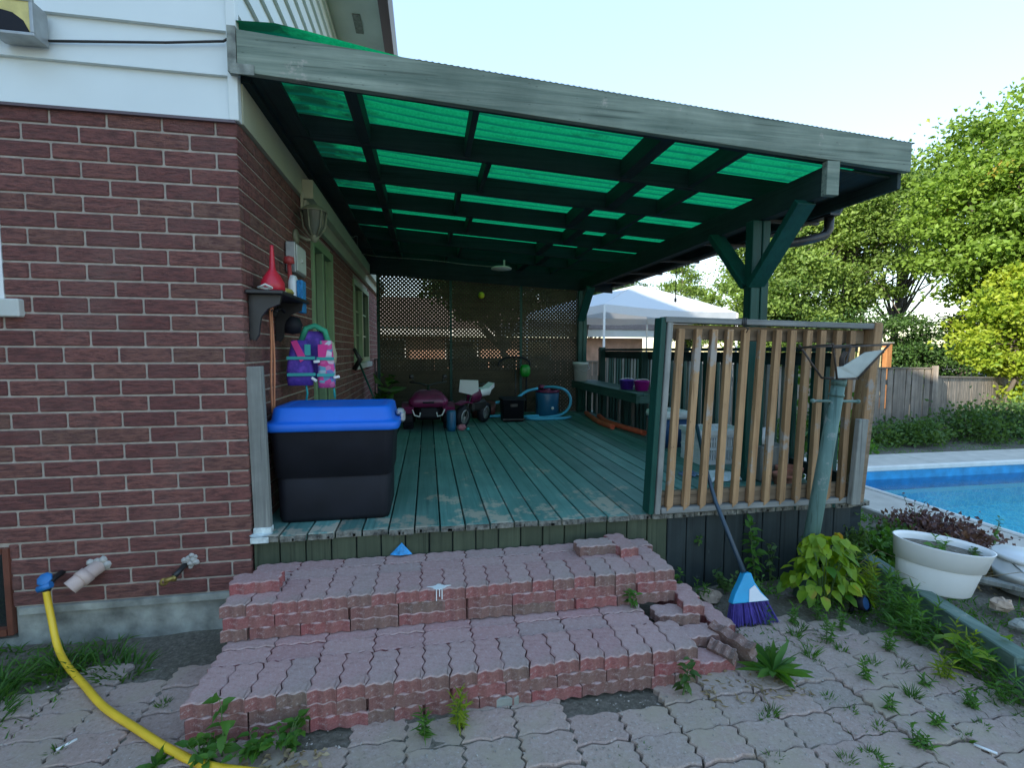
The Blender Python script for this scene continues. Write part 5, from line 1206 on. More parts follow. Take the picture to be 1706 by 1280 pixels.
def tentmat():
    m, nt, N, L, B = newmat('tent_fabric'); B.inputs['Base Color'].default_value = (.74, .76, .78, 1); B.inputs['Roughness'].default_value = .7
    t = N.new('ShaderNodeBsdfTranslucent'); t.inputs[0].default_value = (.7, .68, .66, 1); ms = N.new('ShaderNodeMixShader'); ms.inputs[0].default_value = .3
    bump(N, L, noise(N, L, coords(N, L), 3, 4), .4, .06, B)
    L.new(B.outputs[0], ms.inputs[1]); L.new(t.outputs[0], ms.inputs[2]); L.new(ms.outputs[0], N['Material Output'].inputs[0]); return m
b.build('canopy', tentmat(), tn, fixn=False)
for (x, y) in tc:
    b = MB(); b.box((x-.02, y-.02, 0), (x+.02, y+.02, zc-.02)); b.build('leg', M_white, tn)
# neighbour's bungalow
nh = thing('neighbour_bungalow', 'low brick bungalow with brown shingle roof and white fascia behind the tent', 'house')
M_nbrick = plain('neighbour_brick', (.58, .36, .27), .9, .25, 3, .2)
b = MB(); b.box((-3, 15.0, -.2), (9.3, 24, 2.0)); b.build('wall', M_nbrick, nh)
b = MB(); b.box((-3.6, 14.35, 2.02), (9.9, 14.45, 2.30)); b.build('fascia', M_white, nh)
b = MB(); b.add([(-3.7, 14.3, 2.30), (10.0, 14.3, 2.30), (10.0, 24.7, 2.30), (-3.7, 24.7, 2.30), (-3.7, 19.5, 3.9), (10.0, 19.5, 3.9)], [(0, 1, 5, 4), (3, 4, 5, 2), (0, 4, 3), (1, 2, 5)]); b.build('roof', M_shingle, nh)
for x in (-1.0, 1.6, 4.4):
    b = MB(); b.box((x, 14.94, .9), (x+1.2, 15.02, 1.9)); wo = b.build('window', M_white, nh); b = MB(); b.box((x+.06, 14.93, .96), (x+1.14, 14.938, 1.84)); b.build('pane', M_glassdark, wo)

# ------------------------------------------------------------------ vegetation
def ovate(P, size, D, width=.7, jit=.25, rg=rng, fold=.12, droop=.2, N_=None):
    n = len(P); A = norm(D+rg.normal(size=(n, 3))*jit)
    up = np.tile([0, 0, 1.], (n, 1)) if N_ is None else N_
    B = norm(np.cross(A, up+rg.normal(size=(n, 3))*.35)); U = np.cross(B, A)
    s = (size*(.6+.6*rg.random(n)))[:, None]
    pt = lambda a, b_, c: P+A*s*a+B*s*b_*width+U*s*c
    V = np.stack([pt(0, 0, 0), pt(.45, 0, -droop*.15), pt(1, 0, -droop), pt(.22, .42, fold), pt(.62, .36, fold-droop*.35), pt(.22, -.42, fold), pt(.62, -.36, fold-droop*.35)], 1).reshape(-1, 3)
    i = np.arange(n)*7; t = lambda a, b_, c: np.stack([i+a, i+b_, i+c], 1)
    return V, np.concatenate([t(0, 3, 1), t(3, 4, 1), t(4, 2, 1), t(0, 1, 5), t(5, 1, 6), t(6, 1, 2)])
def blades(P, D, ln, wd, bend=.5, rg=rng):
    n = len(P); D = norm(D); side = norm(np.cross(D, rg.normal(size=(n, 3)))); L_ = (ln*(.6+.7*rg.random(n)))[:, None]
    g = np.tile([0, 0, -1.], (n, 1)); out = norm(D*[1, 1, 0]+1e-6)
    pts = [P+D*L_*t+(g*.6+out*.5)*L_*bend*t*t for t in (0, .35, .7, 1)]
    V = []
    for p, w_ in zip(pts, (1, .9, .55)): V += [p-side*wd*w_*.5, p+side*wd*w_*.5]
    V.append(pts[3]); V = np.stack(V, 1).reshape(-1, 3); i = np.arange(n)*7
    F = []
    for k in range(2): F += [np.stack([i+2*k, i+2*k+1, i+2*k+3], 1), np.stack([i+2*k, i+2*k+3, i+2*k+2], 1)]
    F.append(np.stack([i+4, i+5, i+6], 1)); return V, np.concatenate(F)
M_l_maple = leafmat('maple_leaf', (.07, .13, .018), (.21, .33, .05), .48, .55, c3=(.40, .22, .05))
M_l_mid = leafmat('mid_leaf', (.07, .13, .03), (.22, .32, .07), .48, .5)
M_l_dark = leafmat('cedar_leaf', (.015, .05, .015), (.06, .12, .025), .25, .8)
M_l_bright = leafmat('bright_leaf', (.12, .22, .02), (.34, .40, .04), .5, 1.4)
M_l_shrub = leafmat('shrub_leaf', (.03, .08, .02), (.11, .19, .045), .35, 1.5)
M_l_weed = leafmat('weed_leaf', (.035, .12, .02), (.12, .26, .035), .4, 5)
M_l_lime = leafmat('lime_leaf', (.05, .16, .012), (.28, .40, .025), .45, 7, c3=(.45, .25, .06))
M_l_grass = leafmat('grass_blade', (.03, .10, .015), (.09, .20, .03), .35, 5)
M_l_purple = leafmat('purple_leaf', (.06, .025, .035), (.20, .11, .10), .25, 6)
M_l_straw = leafmat('dry_leaf', (.22, .16, .09), (.42, .33, .20), .2, 6)
M_bark = wood('bark', (.06, .05, .04), (.15, .13, .11), 'Z', .9, grain=12, bmp=.8)
M_stem = plain('green_stem', (.08, .15, .04), .7, .3, 10, 0)
def tree(name, label, base, blobs, nclump, per, leaf, mat, seed, trunk_r=.14, clump=.36, droop=0, group=None, flat=.5, blen=None):
    """blobs: (centre, radii) ellipsoids that make up the crown"""
    rg = np.random.default_rng(seed); r_ = random.Random(seed); t = thing(name, label, 'tree', group)
    cs = []; vol = np.array([b_[1][0]*b_[1][1]*b_[1][2] for b_ in blobs]); pr = vol/vol.sum()
    for i in range(nclump):
        c, rad = blobs[rg.choice(len(blobs), p=pr)]
        d = norm(rg.normal(size=3)); rr_ = rg.uniform(.35, 1.0)**.6
        cs.append(np.array(c)+d*np.array(rad)*rr_)
    cs = np.array(cs); parts = []
    for c in cs:
        m = int(per*rg.uniform(.5, 1.4)); m = int(m*1.9); s = clump*rg.uniform(.6, 1.35)
        P = c+rg.normal(size=(m, 3))*np.array([s, s, s*flat])*.55
        D = (P-c)*1.5+np.array([0, 0, -droop]); parts.append(leaves(P, leaf*.72, norm(D+1e-6), .62, .9, rg))
    V, F = cat_(parts); npmesh('crown', V, F, mat, t)
    b = MB(); top = cs.mean(0); base = Vector(base); tp2 = Vector(top)+Vector((0, 0, .5))
    tr = [base+(tp2-base)*k/6+Vector((r_.uniform(-.12, .12), r_.uniform(-.12, .12), 0))*(k > 0) for k in range(7)]
    b.tube(tr, [trunk_r*(1-.13*k) for k in range(7)], 9)
    for i in rg.choice(len(cs), min(len(cs), 55), replace=False):
        e = Vector(cs[i]); k = r_.randint(2, 5); s = tr[k]
        if (e-s).length < .3: continue
        mid = s.lerp(e, .5)+Vector((r_.uniform(-.2, .2), r_.uniform(-.2, .2), -.1+r_.uniform(0, .3)))
        b.tube([s, mid, e], [trunk_r*.28, trunk_r*.16, trunk_r*.05], 5, cap=False)
    b.build('trunk', M_bark, t, fixn=False)
    return t
tree('maple_tree', 'tall leafy maple with orange tinged top at the far right edge', (16.6, 8.0, 0), [((17.0, 8.0, 5.6), (2.4, 2.2, 2.7)), ((15.9, 7.8, 4.2), (1.3, 1.4, 1.7)), ((17.8, 8.3, 7.3), (1.6, 1.6, 1.4)), ((18.0, 8.0, 3.6), (1.8, 1.6, 1.6))], 190, 120, .19, M_l_maple, 1, .2, .62)
tree('broadleaf_tree', 'broad leafy tree just right of the green deck post', (12.4, 11.8, 0), [((12.2, 11.6, 3.9), (1.7, 1.8, 1.9)), ((11.6, 11.0, 2.6), (1.5, 1.4, 1.2)), ((13.6, 12.0, 5.9), (1.7, 1.6, 1.5)), ((12.6, 11, 2.0), (1.7, 1.2, 1.1))], 170, 120, .17, M_l_mid, 2, .16, .52)
tree('broadleaf_tree', 'tallest of the middle trees behind the pool fence with sky gaps in its crown', (15.6, 12.2, 0), [((15.4, 12.0, 5.2), (1.9, 1.8, 2.1)), ((14.2, 11.6, 3.4), (1.4, 1.4, 1.4)), ((16.8, 12.6, 6.6), (1.8, 1.6, 1.8)), ((15.9, 11.8, 7.2), (1.3, 1.2, 1.2)), ((16.4, 12.0, 3.0), (1.5, 1.3, 1.2))], 165, 110, .17, M_l_mid, 3, .17, .55)
tree('broadleaf_tree', 'sparse tree with thin branches behind the maple and the middle trees', (19.2, 13.5, 0), [((19.0, 13.8, 6.3), (2.4, 2, 2.7)), ((21.5, 13.5, 6.8), (2.2, 2, 2.6))], 110, 90, .19, M_l_mid, 4, .17, .6)
tree('pine_tree', 'airy pine above the right end of the tent', (11.4, 15.5, 0), [((11.4, 15.5, 4.6), (.8, .9, .9)), ((11.4, 15.5, 3.5), (1.5, 1.2, .7)), ((11.9, 15.5, 2.5), (1.6, 1.2, .8))], 62, 90, .15, M_l_mid, 5, .11, .42, flat=.35)
tree('distant_tree', 'dull green distant tree above the left end of the tent', (9.8, 24, 0), [((9.8, 24, 4.3), (2.2, 1.6, 1.5)), ((12.4, 24.5, 4.4), (2.0, 1.6, 1.4))], 90, 90, .2, M_l_dark, 6, .15, .6)
tree('distant_tree', 'dark tree glimpsed through the middle of the lattice screen', (3.6, 12.6, 0), [((3.4, 12.6, 3.7), (2.0, 1.3, 1.3)), ((2.0, 12.8, 3.9), (1.2, 1, 1.0))], 90, 90, .17, M_l_dark, 7, .13, .5)
tree('distant_tree', 'dark tree glimpsed through the right panel of the lattice screen', (6.6, 13.2, 0), [((6.0, 13.2, 3.8), (1.6, 1.3, 1.3))], 60, 90, .17, M_l_dark, 8, .13, .5)
for i, (x, y, h, l) in enumerate(((12.3, 9.6, 2.3, 'dark cedar rising behind the tall pool fence section'), (14.2, 9.9, 2.5, 'dark cedar right of the cedar post above the fence'), (16.2, 10.4, 2.6, 'dark cedar farthest right behind the low fence section'), (18.6, 10.4, 2.7, 'dark cedar partly hidden by the bright yellow-green shrub'))):
    tree('cedar', l, (x, y, 0), [((x, y, h*.35), (1.25, .9, h*.4)), ((x, y, h*.75), (.9, .7, h*.35))], 60, 110, .13, M_l_dark, 20+i, .09, .42, group='dark cedars behind the fence')
tree('shrub_tree', 'bright yellow-green shrubby tree at the right edge before the fence', (14.7, 6.5, 0), [((14.7, 6.4, 2.0), (1.1, 1.0, 1.1)), ((15.6, 6.5, 2.5), (1.1, 1.0, 1.2)), ((15.3, 6.3, 1.0), (.9, .7, .7))], 95, 90, .16, M_l_bright, 31, .06, .36)
def shrub(name, label, c, rad, n, leaf, mat, seed, cat='shrub', group=None, width=.6, up=.3):
    rg = np.random.default_rng(seed); t = thing(name, label, cat, group, loc=(c[0], c[1], 0))
    ncl = max(6, int(n/45)); parts = []
    for k in range(ncl):
        d = norm(rg.normal(size=3)); d[2] = abs(d[2]); cc = np.array([0, 0, c[2]])+d*np.array(rad)*rg.uniform(.3, 1)
        P = cc+rg.normal(size=(45, 3))*np.array(rad)*.22; P[:, 2] = np.maximum(P[:, 2], .01); parts.append(leaves(P, leaf, norm(d+np.array([0, 0, up]))*np.ones((45, 1)), width, .9, rg))
    V, F = cat_(parts); npmesh('foliage', V, F, mat, t)
    b = MB()
    for k in range(7):
        d = norm(rg.normal(size=3)); b.tube([(d[0]*.03, d[1]*.03, 0), (d[0]*rad[0]*.4, d[1]*rad[1]*.4, c[2]+rad[2]*.3), (d[0]*rad[0]*.7, d[1]*rad[1]*.7, c[2]+rad[2]*.7)], [.012, .008, .004], 5, cap=False)
    b.build('stems', M_bark, t, fixn=False)
    return t
G_ = 'shrubs along the pool fence'
for i, (x, y, rx, ry, rz, m, l) in enumerate((
    (6.9, 4.1, .75, .5, .55, M_l_shrub, 'dark green shrub nearest the deck along the pool fence'),
    (8.0, 4.0, .8, .5, .50, M_l_shrub, 'spreading shrub below the middle of the tall fence section'),
    (9.1, 4.0, .75, .5, .42, M_l_shrub, 'low shrub left of the fence post beyond the pool'),
    (10.3, 4.05, .75, .5, .62, M_l_shrub, 'taller dark shrub in front of the fence post'),
    (11.5, 4.3, .8, .6, .66, M_l_dark, 'darkest shrub right of the fence post'),
    (12.9, 4.9, .9, .6, .70, M_l_shrub, 'rounded shrub below the bright yellow-green shrubby tree'),
    (7.1, 3.3, .45, .25, .22, M_l_weed, 'light green low plant at the left corner of the far pool coping'),
    (11.6, 3.55, .8, .25, .28, M_l_weed, 'low light green plants by the right end of the far coping'))):
    shrub('shrub', l, (x, y, .03), (rx*1.05, ry, rz*.78), 2200 if i < 6 else 900, .062, m, 40+i, group=G_)
# vine behind the railing
rg = np.random.default_rng(55); n = 330
z = rg.uniform(.35, 1.52, n); P = np.stack([3.98+rg.normal(size=n)*.035, .52+rg.normal(size=n)*.13+.05*np.sin(z*6), z], 1)
vt = thing('climbing_vine', 'leafy green vine climbing the side railing behind the balusters', 'vine')
V, F = ovate(P, .075, np.tile([-.2, -.8, -.5], (n, 1)), .75, .5, rg); npmesh('foliage', V, F, M_l_weed, vt)
b = MB(); b.tube([(3.97+.02*math.sin(k), .52+.06*math.sin(k*.9), .0+.15*k) for k in range(11)], .008, 6); b.tube([(3.98+.02*math.cos(k), .45+.07*math.cos(k*.8), .0+.15*k) for k in range(10)], .006, 6); b.build('stem', M_stem, vt)

def stemplant(name, label, base, h, nst, nlf, lsz, mat, seed, spread=.08, lean=(0, 0), width=.7, group=None, droop=.35, z0=.15, cat='weed', down=-.1, stemr=.003, jitl=.25):
    rg = np.random.default_rng(seed); t = thing(name, label, cat, group, loc=base); b = MB(); Ps = []; Ds = []
    for s in range(nst):
        a = rg.uniform(0, 6.28); hh = h*rg.uniform(.7, 1.05) if nst > 1 else h
        e = np.array([math.cos(a)*spread*rg.uniform(.3, 1)+lean[0], math.sin(a)*spread*rg.uniform(.3, 1)+lean[1], hh]); q = [np.array([0, 0, -.01])]
        for k in range(1, 6): q.append(np.array([e[0]*(k/5)**1.4, e[1]*(k/5)**1.4, hh*k/5])+rg.normal(size=3)*.003)
        b.tube([tuple(p) for p in q], [stemr*(1.2-.16*k) for k in range(6)], 5, cap=False)
        for k in range(nlf):
            tt = z0+(1-z0)*(k/(nlf-1) if nlf > 1 else 1)**.85; i = min(4, int(tt*5)); p = q[i]+(q[i+1]-q[i])*(tt*5-i)
            an = k*2.4+rg.uniform(-.3, .3); Ps.append(p+np.array([math.cos(an), math.sin(an), 0])*lsz*.08); Ds.append([math.cos(an), math.sin(an), down+.9*tt**3])
    b.build('stem', M_stem, t, fixn=False)
    V, F = ovate(np.array(Ps), lsz, np.array(Ds), width, jitl, rg, droop=droop); npmesh('leaves', V, F, mat, t)
    return t
def whorl(name, label, base, h, nst, mat, seed, group=None, lsz=.05, spread=.05, dens=16):
    """upright weed with narrow leaves radiating all up the stem"""
    rg = np.random.default_rng(seed); t = thing(name, label, 'weed', group, loc=base); b = MB(); Ps = []; Ds = []
    for s in range(nst):
        a = rg.uniform(0, 6.28); hh = h*rg.uniform(.55, 1.05); e = np.array([math.cos(a)*spread*rg.uniform(.1, 1), math.sin(a)*spread*rg.uniform(.1, 1), hh]); o = np.array([math.cos(a), math.sin(a), 0])*spread*.5*rg.random()
        b.tube([tuple(o+np.array([0, 0, -.01])), tuple(o+e*.5), tuple(o+e)], [.0025, .002, .001], 4, cap=False)
        m = int(dens*hh/.15)+5
        for k in range(m):
            tt = .12+.88*k/(m-1); an = k*2.4; Ps.append(o+e*tt); Ds.append([math.cos(an), math.sin(an), -.1+1.6*tt**3])
    b.build('stem', M_stem, t, fixn=False)
    V, F = blades(np.array(Ps), np.array(Ds), lsz, .0085, .35, rg); npmesh('leaves', V, F, mat, t); return t
def tuft(label, base, n, ln, mat, seed, r=.03, wd=.005, bend=.5, group=None, name='grass_tuft', cat='grass tuft', up=1.5):
    rg = np.random.default_rng(seed); a = rg.uniform(0, 6.28, n); rr_ = r*np.sqrt(rg.random(n))
    P = np.stack([rr_*np.cos(a), rr_*np.sin(a), np.full(n, -.005)], 1); D = np.stack([np.cos(a)*.6, np.sin(a)*.6, np.full(n, up)], 1)+rg.normal(size=(n, 3))*.35
    V, F = blades(P, D, ln, wd, bend, rg); o = npmesh(name, V, F, mat); o.location = base; return tag(o, label, cat, group)
# the big yellow-green bush
rg = np.random.default_rng(60); pls = thing('heart_leaf_bush', 'bush of large yellow-green drooping leaves round the foot of the lamp post', 'bush')
n = 210; an = rg.uniform(0, 6.28, n); zz_ = rg.uniform(.08, .44, n); ra = (.20-.12*(zz_-.12)/.32)*np.sqrt(rg.uniform(.25, 1, n))
P = np.stack([3.24+ra*1.15*np.cos(an), -.38+ra*.75*np.sin(an), zz_], 1); D = np.stack([np.cos(an), np.sin(an)-.35, np.full(n, -.75)], 1)
V, F = ovate(P, .076, D, .78, .28, rg, droop=.25, fold=.06); npmesh('foliage', V, F, M_l_lime, pls)
b = MB()
for k in range(16):
    a = rg.uniform(0, 6.28); b.tube([(3.24+.02*math.cos(a), -.38+.02*math.sin(a), 0), (3.24+.08*math.cos(a), -.38+.06*math.sin(a), .22), (3.24+.17*math.cos(a), -.38+.11*math.sin(a), .36)], [.005, .004, .002], 5, cap=False)
b.build('stem', M_stem, pls, fixn=False)
stemplant('nettle', 'tall dark green nettle growing against the slate deck skirt', (3.01, -.09, 0), .42, 3, 17, .062, M_l_weed, 61, .05, width=.62, droop=.3)
stemplant('nettle', 'shorter nettle shoots beside the lamp post foot by the skirt', (3.14, -.07, 0), .26, 3, 10, .04, M_l_shrub, 62, .06)
stemplant('seedling', 'tiny green seedling stuck out of a gap high on the skirt', (2.66, -.012, .26), .05, 2, 5, .030, M_l_weed, 63, .03, group='seedlings along the skirt')
stemplant('seedling', 'small leafy seedling at the skirt foot left of the broom handle', (2.50, -.05, .0), .13, 3, 7, .035, M_l_weed, 64, .04, group='seedlings along the skirt')
stemplant('seedling', 'small seedling at the skirt foot nearest the steps', (2.40, -.08, .0), .09, 2, 6, .030, M_l_weed, 65, .04, group='seedlings along the skirt')
whorl('feathery_weed', 'feathery weed left of the broom at the foot of the skirt', (2.56, -.20, 0), .12, 5, M_l_weed, 66, lsz=.035, spread=.06)
for i, (x, y, l) in enumerate(((2.78, -.12, 'low bushy weed between the tall nettle and the broom head'), (2.90, -.28, 'low bushy weed right of the broom head'), (3.42, -.06, 'bushy weed under the right end of the railing behind the yellow-green bush'), (3.60, -.02, 'bushy weed at the last skirt board by the timber'))):
    stemplant('bushy_weed', l, (x, y, -.01), .13 if i < 2 else .26, 8, 9, .035, M_l_weed if i % 2 else M_l_shrub, 160+i, .09)
# dandelion rosettes and leafy weeds
def rosette(label, base, n, ln, seed, wd=.03, mat=M_l_weed, up=.45):
    rg = np.random.default_rng(seed); a = rg.uniform(0, 6.28, n); P = np.zeros((n, 3)); D = np.stack([np.cos(a), np.sin(a), np.full(n, up)+rg.uniform(-.25, .5, n)], 1)
    L_ = []
    V, F = blades(P, D, ln, wd, .38, rg)
    # bulge the middle of each leaf
    V = V.reshape(n, 7, 3); m = (V[:, 2]+V[:, 3])/2; V[:, 2] = m+(V[:, 2]-m)*1.2; V[:, 3] = m+(V[:, 3]-m)*1.2; c0 = (V[:, 0]+V[:, 1])/2; V[:, 0] = c0+(V[:, 0]-c0)*.3; V[:, 1] = c0+(V[:, 1]-c0)*.3; m2 = (V[:, 4]+V[:, 5])/2; V[:, 4] = m2+(V[:, 4]-m2)*1.8; V[:, 5] = m2+(V[:, 5]-m2)*1.8
    V = V.reshape(-1, 3); o = npmesh('dandelion', V, F, mat); o.location = base; return tag(o, label, 'weed')
rosette('big dandelion rosette at the right foot of the steps', (2.53, -.86, .0), 46, .155, 70)
rosette('small dandelion rosette at the left foot of the steps', (-.02, -.93, .0), 14, .06, 71, .02)
stemplant('nettle', 'upright leafy weed before the left end of the lower step', (.20, -.93, 0), .24, 1, 11, .055, M_l_weed, 72, .02)
for i, (x, y, h, l) in enumerate(((.15, -.96, .09, 'leafy weed clump at the left end before the lower step'), (.30, -.95, .08, 'leafy weed clump second from the left before the lower step'), (.42, -.93, .10, 'leafy weed clump third from the left before the lower step'))):
    stemplant('leafy_weed', l, (x, y, 0), h, 9, 6, .042, M_l_weed, 73+i, .08, group='weeds before the lower step')
whorl('feathery_weed', 'taller bright feathery weed before the middle of the lower step', (1.06, -.94, 0), .15, 7, M_l_bright, 76, lsz=.04, spread=.04)
whorl('feathery_weed', 'smaller feathery weed just left of the bright one by the lower step', (.93, -.96, 0), .11, 4, M_l_weed, 77, lsz=.035, spread=.03)
stemplant('leafy_weed', 'small weed growing on the lower tread near its right end', (1.99, -.49, .17), .09, 4, 7, .035, M_l_weed, 78, .04)
stemplant('leafy_weed', 'bluish weed growing up the right end of the lower step', (2.04, -.92, .0), .17, 2, 10, .045, M_l_shrub, 79, .03)
# weed bank along the timber
GW = 'feathery weeds along the garden timber'; k = 0
where = ['opposite the spotlight', 'next along from the spotlight', 'just below the planter', 'under the planter rim', 'at the far end of the timber']
for (x, y, h, n_) in ((3.50, -.42, .20, 8), (3.58, -.55, .24, 8), (3.46, -.60, .22, 7), (3.62, -.30, .22, 7), (3.52, -.72, .20, 8), (3.44, -.80, .18, 7), (3.55, -.90, .17, 6), (3.42, -.98, .15, 6), (3.66, -.16, .26, 7), (3.56, -.12, .24, 7), (3.46, -.20, .22, 6), (3.38, -.70, .13, 5), (3.36, -.34, .15, 5), (3.50, -1.08, .15, 6), (3.40, -1.18, .13, 5), (3.30, -1.02, .10, 4)):
    whorl('feathery_weed', 'feathery green weed standing in the weed bank beside the garden timber', (x, y, 0), h, n_, M_l_weed if k % 3 else M_l_bright, 90+k, GW, .048, .07); k += 1
for i, (x, y, l) in enumerate(((3.42, -1.00, 'yellow-green broad leaf seedling at the near end of the timber'), (3.62, -1.02, 'broad yellow-green leaves growing over the garden timber top'))):
    stemplant('broad_weed', l, (x, y, .02), .13, 2, 5, .075, M_l_lime, 110+i, .05, width=.85)
b = 0
G2 = 'sprouts in the paving joints'
spots = [(2.86, -.62, .12, 0), (2.92, -.52, .10, 1), (2.80, -.78, .10, 0), (2.98, -.70, .13, 1), (3.06, -.88, .07, 0), (2.92, -.98, .09, 1), (3.14, -.62, .12, 1), (3.02, -1.10, .07, 0), (2.66, -1.04, .05, 0), (2.85, -1.16, .06, 1), (2.72, -1.22, .05, 0), (2.35, -1.08, .05, 0), (2.30, -1.10, .04, 0), (2.20, -1.28, .05, 0), (3.20, -1.20, .06, 1), (3.10, -.50, .13, 1), (2.56, -1.32, .05, 0), (1.9, -1.36, .04, 0), (2.95, -1.25, .05, 1), (2.78, -.50, .09, 1), (3.22, -.80, .09, 1), (-.30, -1.02, .04, 0), (-.16, -.60, .04, 0), (-.42, -.80, .035, 0), (1.75, -1.15, .03, 0)]
_r = random.Random(99)
for q in range(20): spots.append((_r.uniform(2.45, 3.35), _r.uniform(-1.55, -.5), _r.uniform(.025, .07), _r.random() < .35))
for i, (x, y, h, kd) in enumerate(spots):
    if kd: whorl('sprout', 'small feathery sprout growing out of a paving joint', (x, y, 0), h, 4, M_l_weed, 130+i, G2, .028, .03)
    else: tuft('small green grass tuft growing out of a paving joint', (x, y, 0), 20+int(22*((i*7)%5)/4), h*(.6+.12*(i%4)), M_l_grass if i % 2 else M_l_weed, 130+i, .022, .004, .3, 'grass tufts in the paving joints')
# grass by the house wall
G3 = 'grass clumps by the house wall'
for i, (x, y, n_, ln, l) in enumerate(((-.93, -.42, 170, .15, 'broad blade grass clump left of the yellow hose by the wall'), (-.76, -.26, 120, .12, 'grass clump right of the hose against the foundation'), (-.60, -.24, 90, .10, 'flattened grass clump farther right against the foundation'), (-1.10, -.52, 170, .12, 'grass clump at the left edge of the photo'), (-1.02, -.72, 130, .08, 'short grass clump in the bottom left corner'), (-.84, -.58, 100, .09, 'short grass patch below the broad blade clump'), (-.46, -.33, 70, .10, 'small grass clump beyond the flattened one by the wall'), (-1.18, -.30, 120, .11, 'grass clump under the basement window'))):
    tuft(l, (x, y, -.01), n_, ln, M_l_grass, 170+i, .10, .008, .55, G3, 'grass_clump', 'grass')
# ground cover, moss and grit
def scatter_blades(name, label, boxes, n, ln, wd, mat, seed, cat):
    rg = np.random.default_rng(seed); Ps = []
    for (x0, x1, y0, y1, w_) in boxes:
        m = int(n*w_); Ps.append(np.stack([rg.uniform(x0, x1, m), rg.uniform(y0, y1, m), np.full(m, -.02)], 1))
    P = np.concatenate(Ps); nz = np.sin(P[:, 0]*9)*np.cos(P[:, 1]*8)+np.sin(P[:, 0]*4.3+P[:, 1]*5.1); P = P[nz > -.35+rg.normal(size=len(P))*.5]
    D = rg.normal(size=(len(P), 3))*.55+[0, 0, 1]; V, F = blades(P, D, ln, wd, .5, rg); o = npmesh(name, V, F, mat); return tag(o, label, cat, kind='stuff')
scatter_blades('ground_cover', 'low green ground cover over the bare soil of the yard', [(-1.6, -.6, -.75, -.02, .22), (2.3, 3.6, -.75, -.02, .25), (3.3, 3.85, -1.6, -.1, .35), (3.95, 5.0, -1.6, 1.2, .9), (5.1, 13.5, 3.1, 5.0, 1.0)], 5200, .055, .008, M_l_weed, 200, 'ground cover')
def joint_moss():
    rg = np.random.default_rng(201); Ps = []
    for i in range(-6, 17):
        m = 150; Ps.append(np.stack([i*.235+rg.normal(size=m)*.006, rg.uniform(-2.2, -.35, m), np.full(m, -.012)], 1))
    Ps.append(np.stack([rg.uniform(2.2, 3.6, 1500), np.repeat(-.4, 1500)-.165*rg.integers(0, 9, 1500)+rg.normal(size=1500)*.012, np.full(1500, -.01)], 1))
    P = np.concatenate(Ps); P = P[(np.sin(P[:, 1]*7+P[:, 0]*3)+np.sin(P[:, 0]*5.3) > .2)]; P = P[(P[:, 0] > 2.2) | (P[:, 1] < -.9) | (P[:, 0] < 0)]
    D = rg.normal(size=(len(P), 3))*.6+[0, 0, 1]; V, F = blades(P, D, .022, .004, .5, rg); tag(npmesh('moss', V, F, M_l_shrub), 'fine green moss and seedlings lining the paving joints', 'moss', kind='stuff')
joint_moss()
def grit():
    rg = np.random.default_rng(202); n = 2600; x = rg.uniform(-1.4, 3.5, n); y = -1.05+rg.normal(size=n)*.33; m = (y > -2.0)&((x < -.0)|(x > 2.15)|(y < -.87)); x, y = x[m], y[m]; n = len(x)
    s = .0022+.004*rg.random(n)**3; c = np.stack([x, y, np.full(n, .004)], 1); V = []; 
    dirs = np.array([(1, 0, 0), (0, 1, 0), (-1, 0, 0), (0, -1, 0), (0, 0, 1)])
    for d in dirs: V.append(c+(d+rg.normal(size=(n, 3))*.25)*s[:, None])
    V = np.stack(V, 1).reshape(-1, 3); i = np.arange(n)*5
    F = np.concatenate([np.stack([i+a, i+(a+1) % 4, i+4], 1) for a in range(4)]); tag(npmesh('grit', V, F, plain('grit', (.34, .30, .26), .9, .5, 40, 0)), 'loose grit and sand scattered over the paving', 'grit', kind='stuff')
grit()
P = np.stack([rng.uniform(2.1, 2.65, 110), rng.uniform(-1.02, -.80, 110), np.full(110, .006)], 1); V, F = leaves(P, .035, rng.normal(size=(110, 3))*[1, 1, .1], .18, .2); tag(npmesh('straw_litter', V, F, M_l_straw), 'dry straw and leaf crumbs swept up at the right foot of the steps', 'litter', kind='stuff')
P = np.stack([rng.uniform(.15, .6, 40), rng.uniform(-1.08, -.95, 40), np.full(40, .01)], 1); V, F = leaves(P, .035, rng.normal(size=(40, 3))*[1, 1, .1], .5, .2); tag(npmesh('leaf_litter', V, F, M_l_straw), 'a few dry leaves at the left foot of the steps', 'litter', kind='stuff')
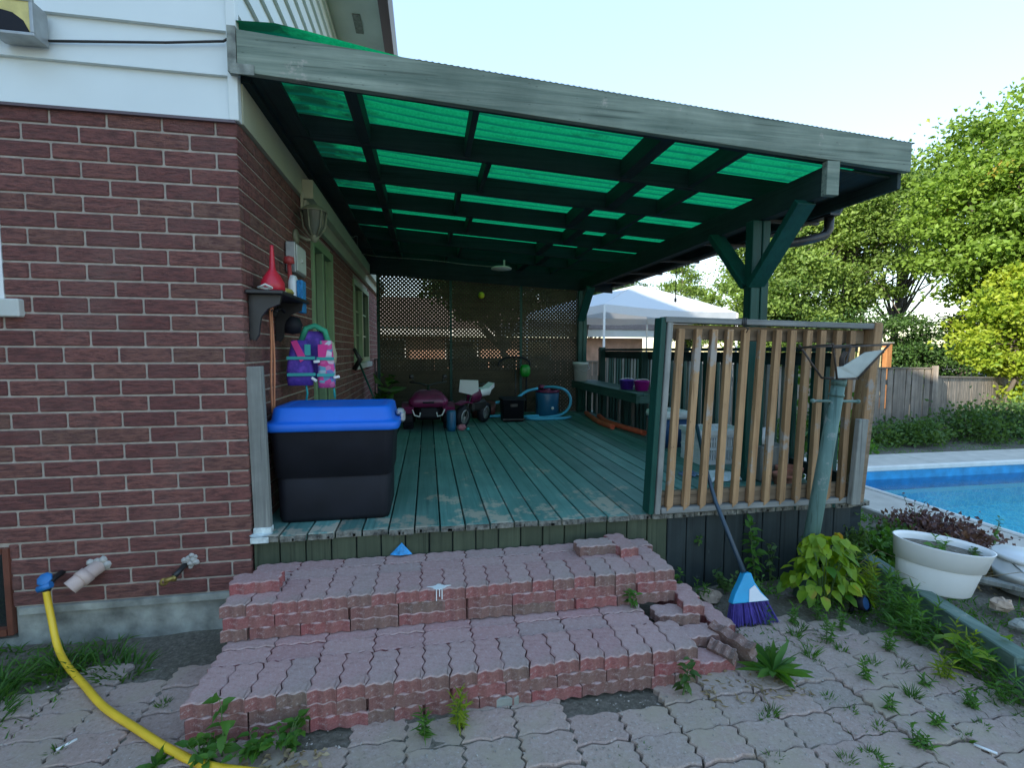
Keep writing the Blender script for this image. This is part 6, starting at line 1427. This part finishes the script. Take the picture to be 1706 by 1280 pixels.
# planting bed
GB = 'leafy plants in the planting bed'
for i, (x, y, rx, ry, rz, m, lf, l) in enumerate((
    (4.12, .02, .20, .16, .20, M_l_weed, .045, 'bright leafy plant just behind the left end of the white planter'),
    (4.02, .22, .16, .14, .24, M_l_weed, .040, 'leafy plant at the corner of the deck beside the bed'),
    (4.40, .18, .25, .2, .16, M_l_shrub, .04, 'olive green mound between the planter and the purple shrub'),
    (3.80, .02, .12, .10, .26, M_l_shrub, .035, 'dark leafy plant where the timber meets the deck'))):
    shrub('leafy_plant', l, (x, y, .03), (rx, ry, rz), 900, lf, m, 210+i, 'plant', GB)
shrub('purple_shrub', 'sprawling purple-brown leaved shrub between the planter and the pool coping', (4.82, .22, .05), (.42, .34, .17), 2100, .042, M_l_purple, 220, 'shrub')
shrub('dead_plant', 'dry straw coloured plant debris behind the white bucket', (4.75, -.25, .0), (.30, .22, .06), 500, .05, M_l_straw, 221, 'plant', width=.2)
stemplant('flower_spike', 'thin purple flower spike reaching over the pool coping', (4.75, .35, .1), .28, 3, 9, .022, M_l_purple, 222, .10, cat='plant')
stemplant('flower_spike', 'green upright spike in front of the pool water', (5.0, -.02, .1), .24, 2, 12, .03, M_l_weed, 223, .03, cat='plant')
whorl('planter_weed', 'spindly weeds growing inside the white planter', (3.92, -.50, .30), .11, 5, M_l_weed, 224, None, .03, .09)
stemplant('broad_weed', 'round leaved seedling hanging over the planter rim', (3.86, -.52, .31), .09, 3, 5, .045, M_l_weed, 225, .07)
stemplant('broad_weed', 'second broad leaved seedling at the right end inside the planter', (4.02, -.56, .30), .08, 4, 5, .035, M_l_shrub, 226, .06)
for i, (x0, y0, x1, y1, h) in enumerate(((3.45, -.25, 3.75, -.55, .24), (3.5, -.2, 3.85, -.42, .28), (4.2, -.3, 4.5, -.9, .22))):
    b = MB(); b.tube([(x0, y0, .02), ((x0+x1)/2, (y0+y1)/2, h), (x1, y1, h*.75)], [.0022, .0018, .001], 4, cap=False); tag(b.build('dry_stalk', M_l_straw), ['pale arching stalk left of the white planter', 'longer pale arching stalk touching the white planter', 'arching dry stalk right of the white planter'][i], 'stalk')
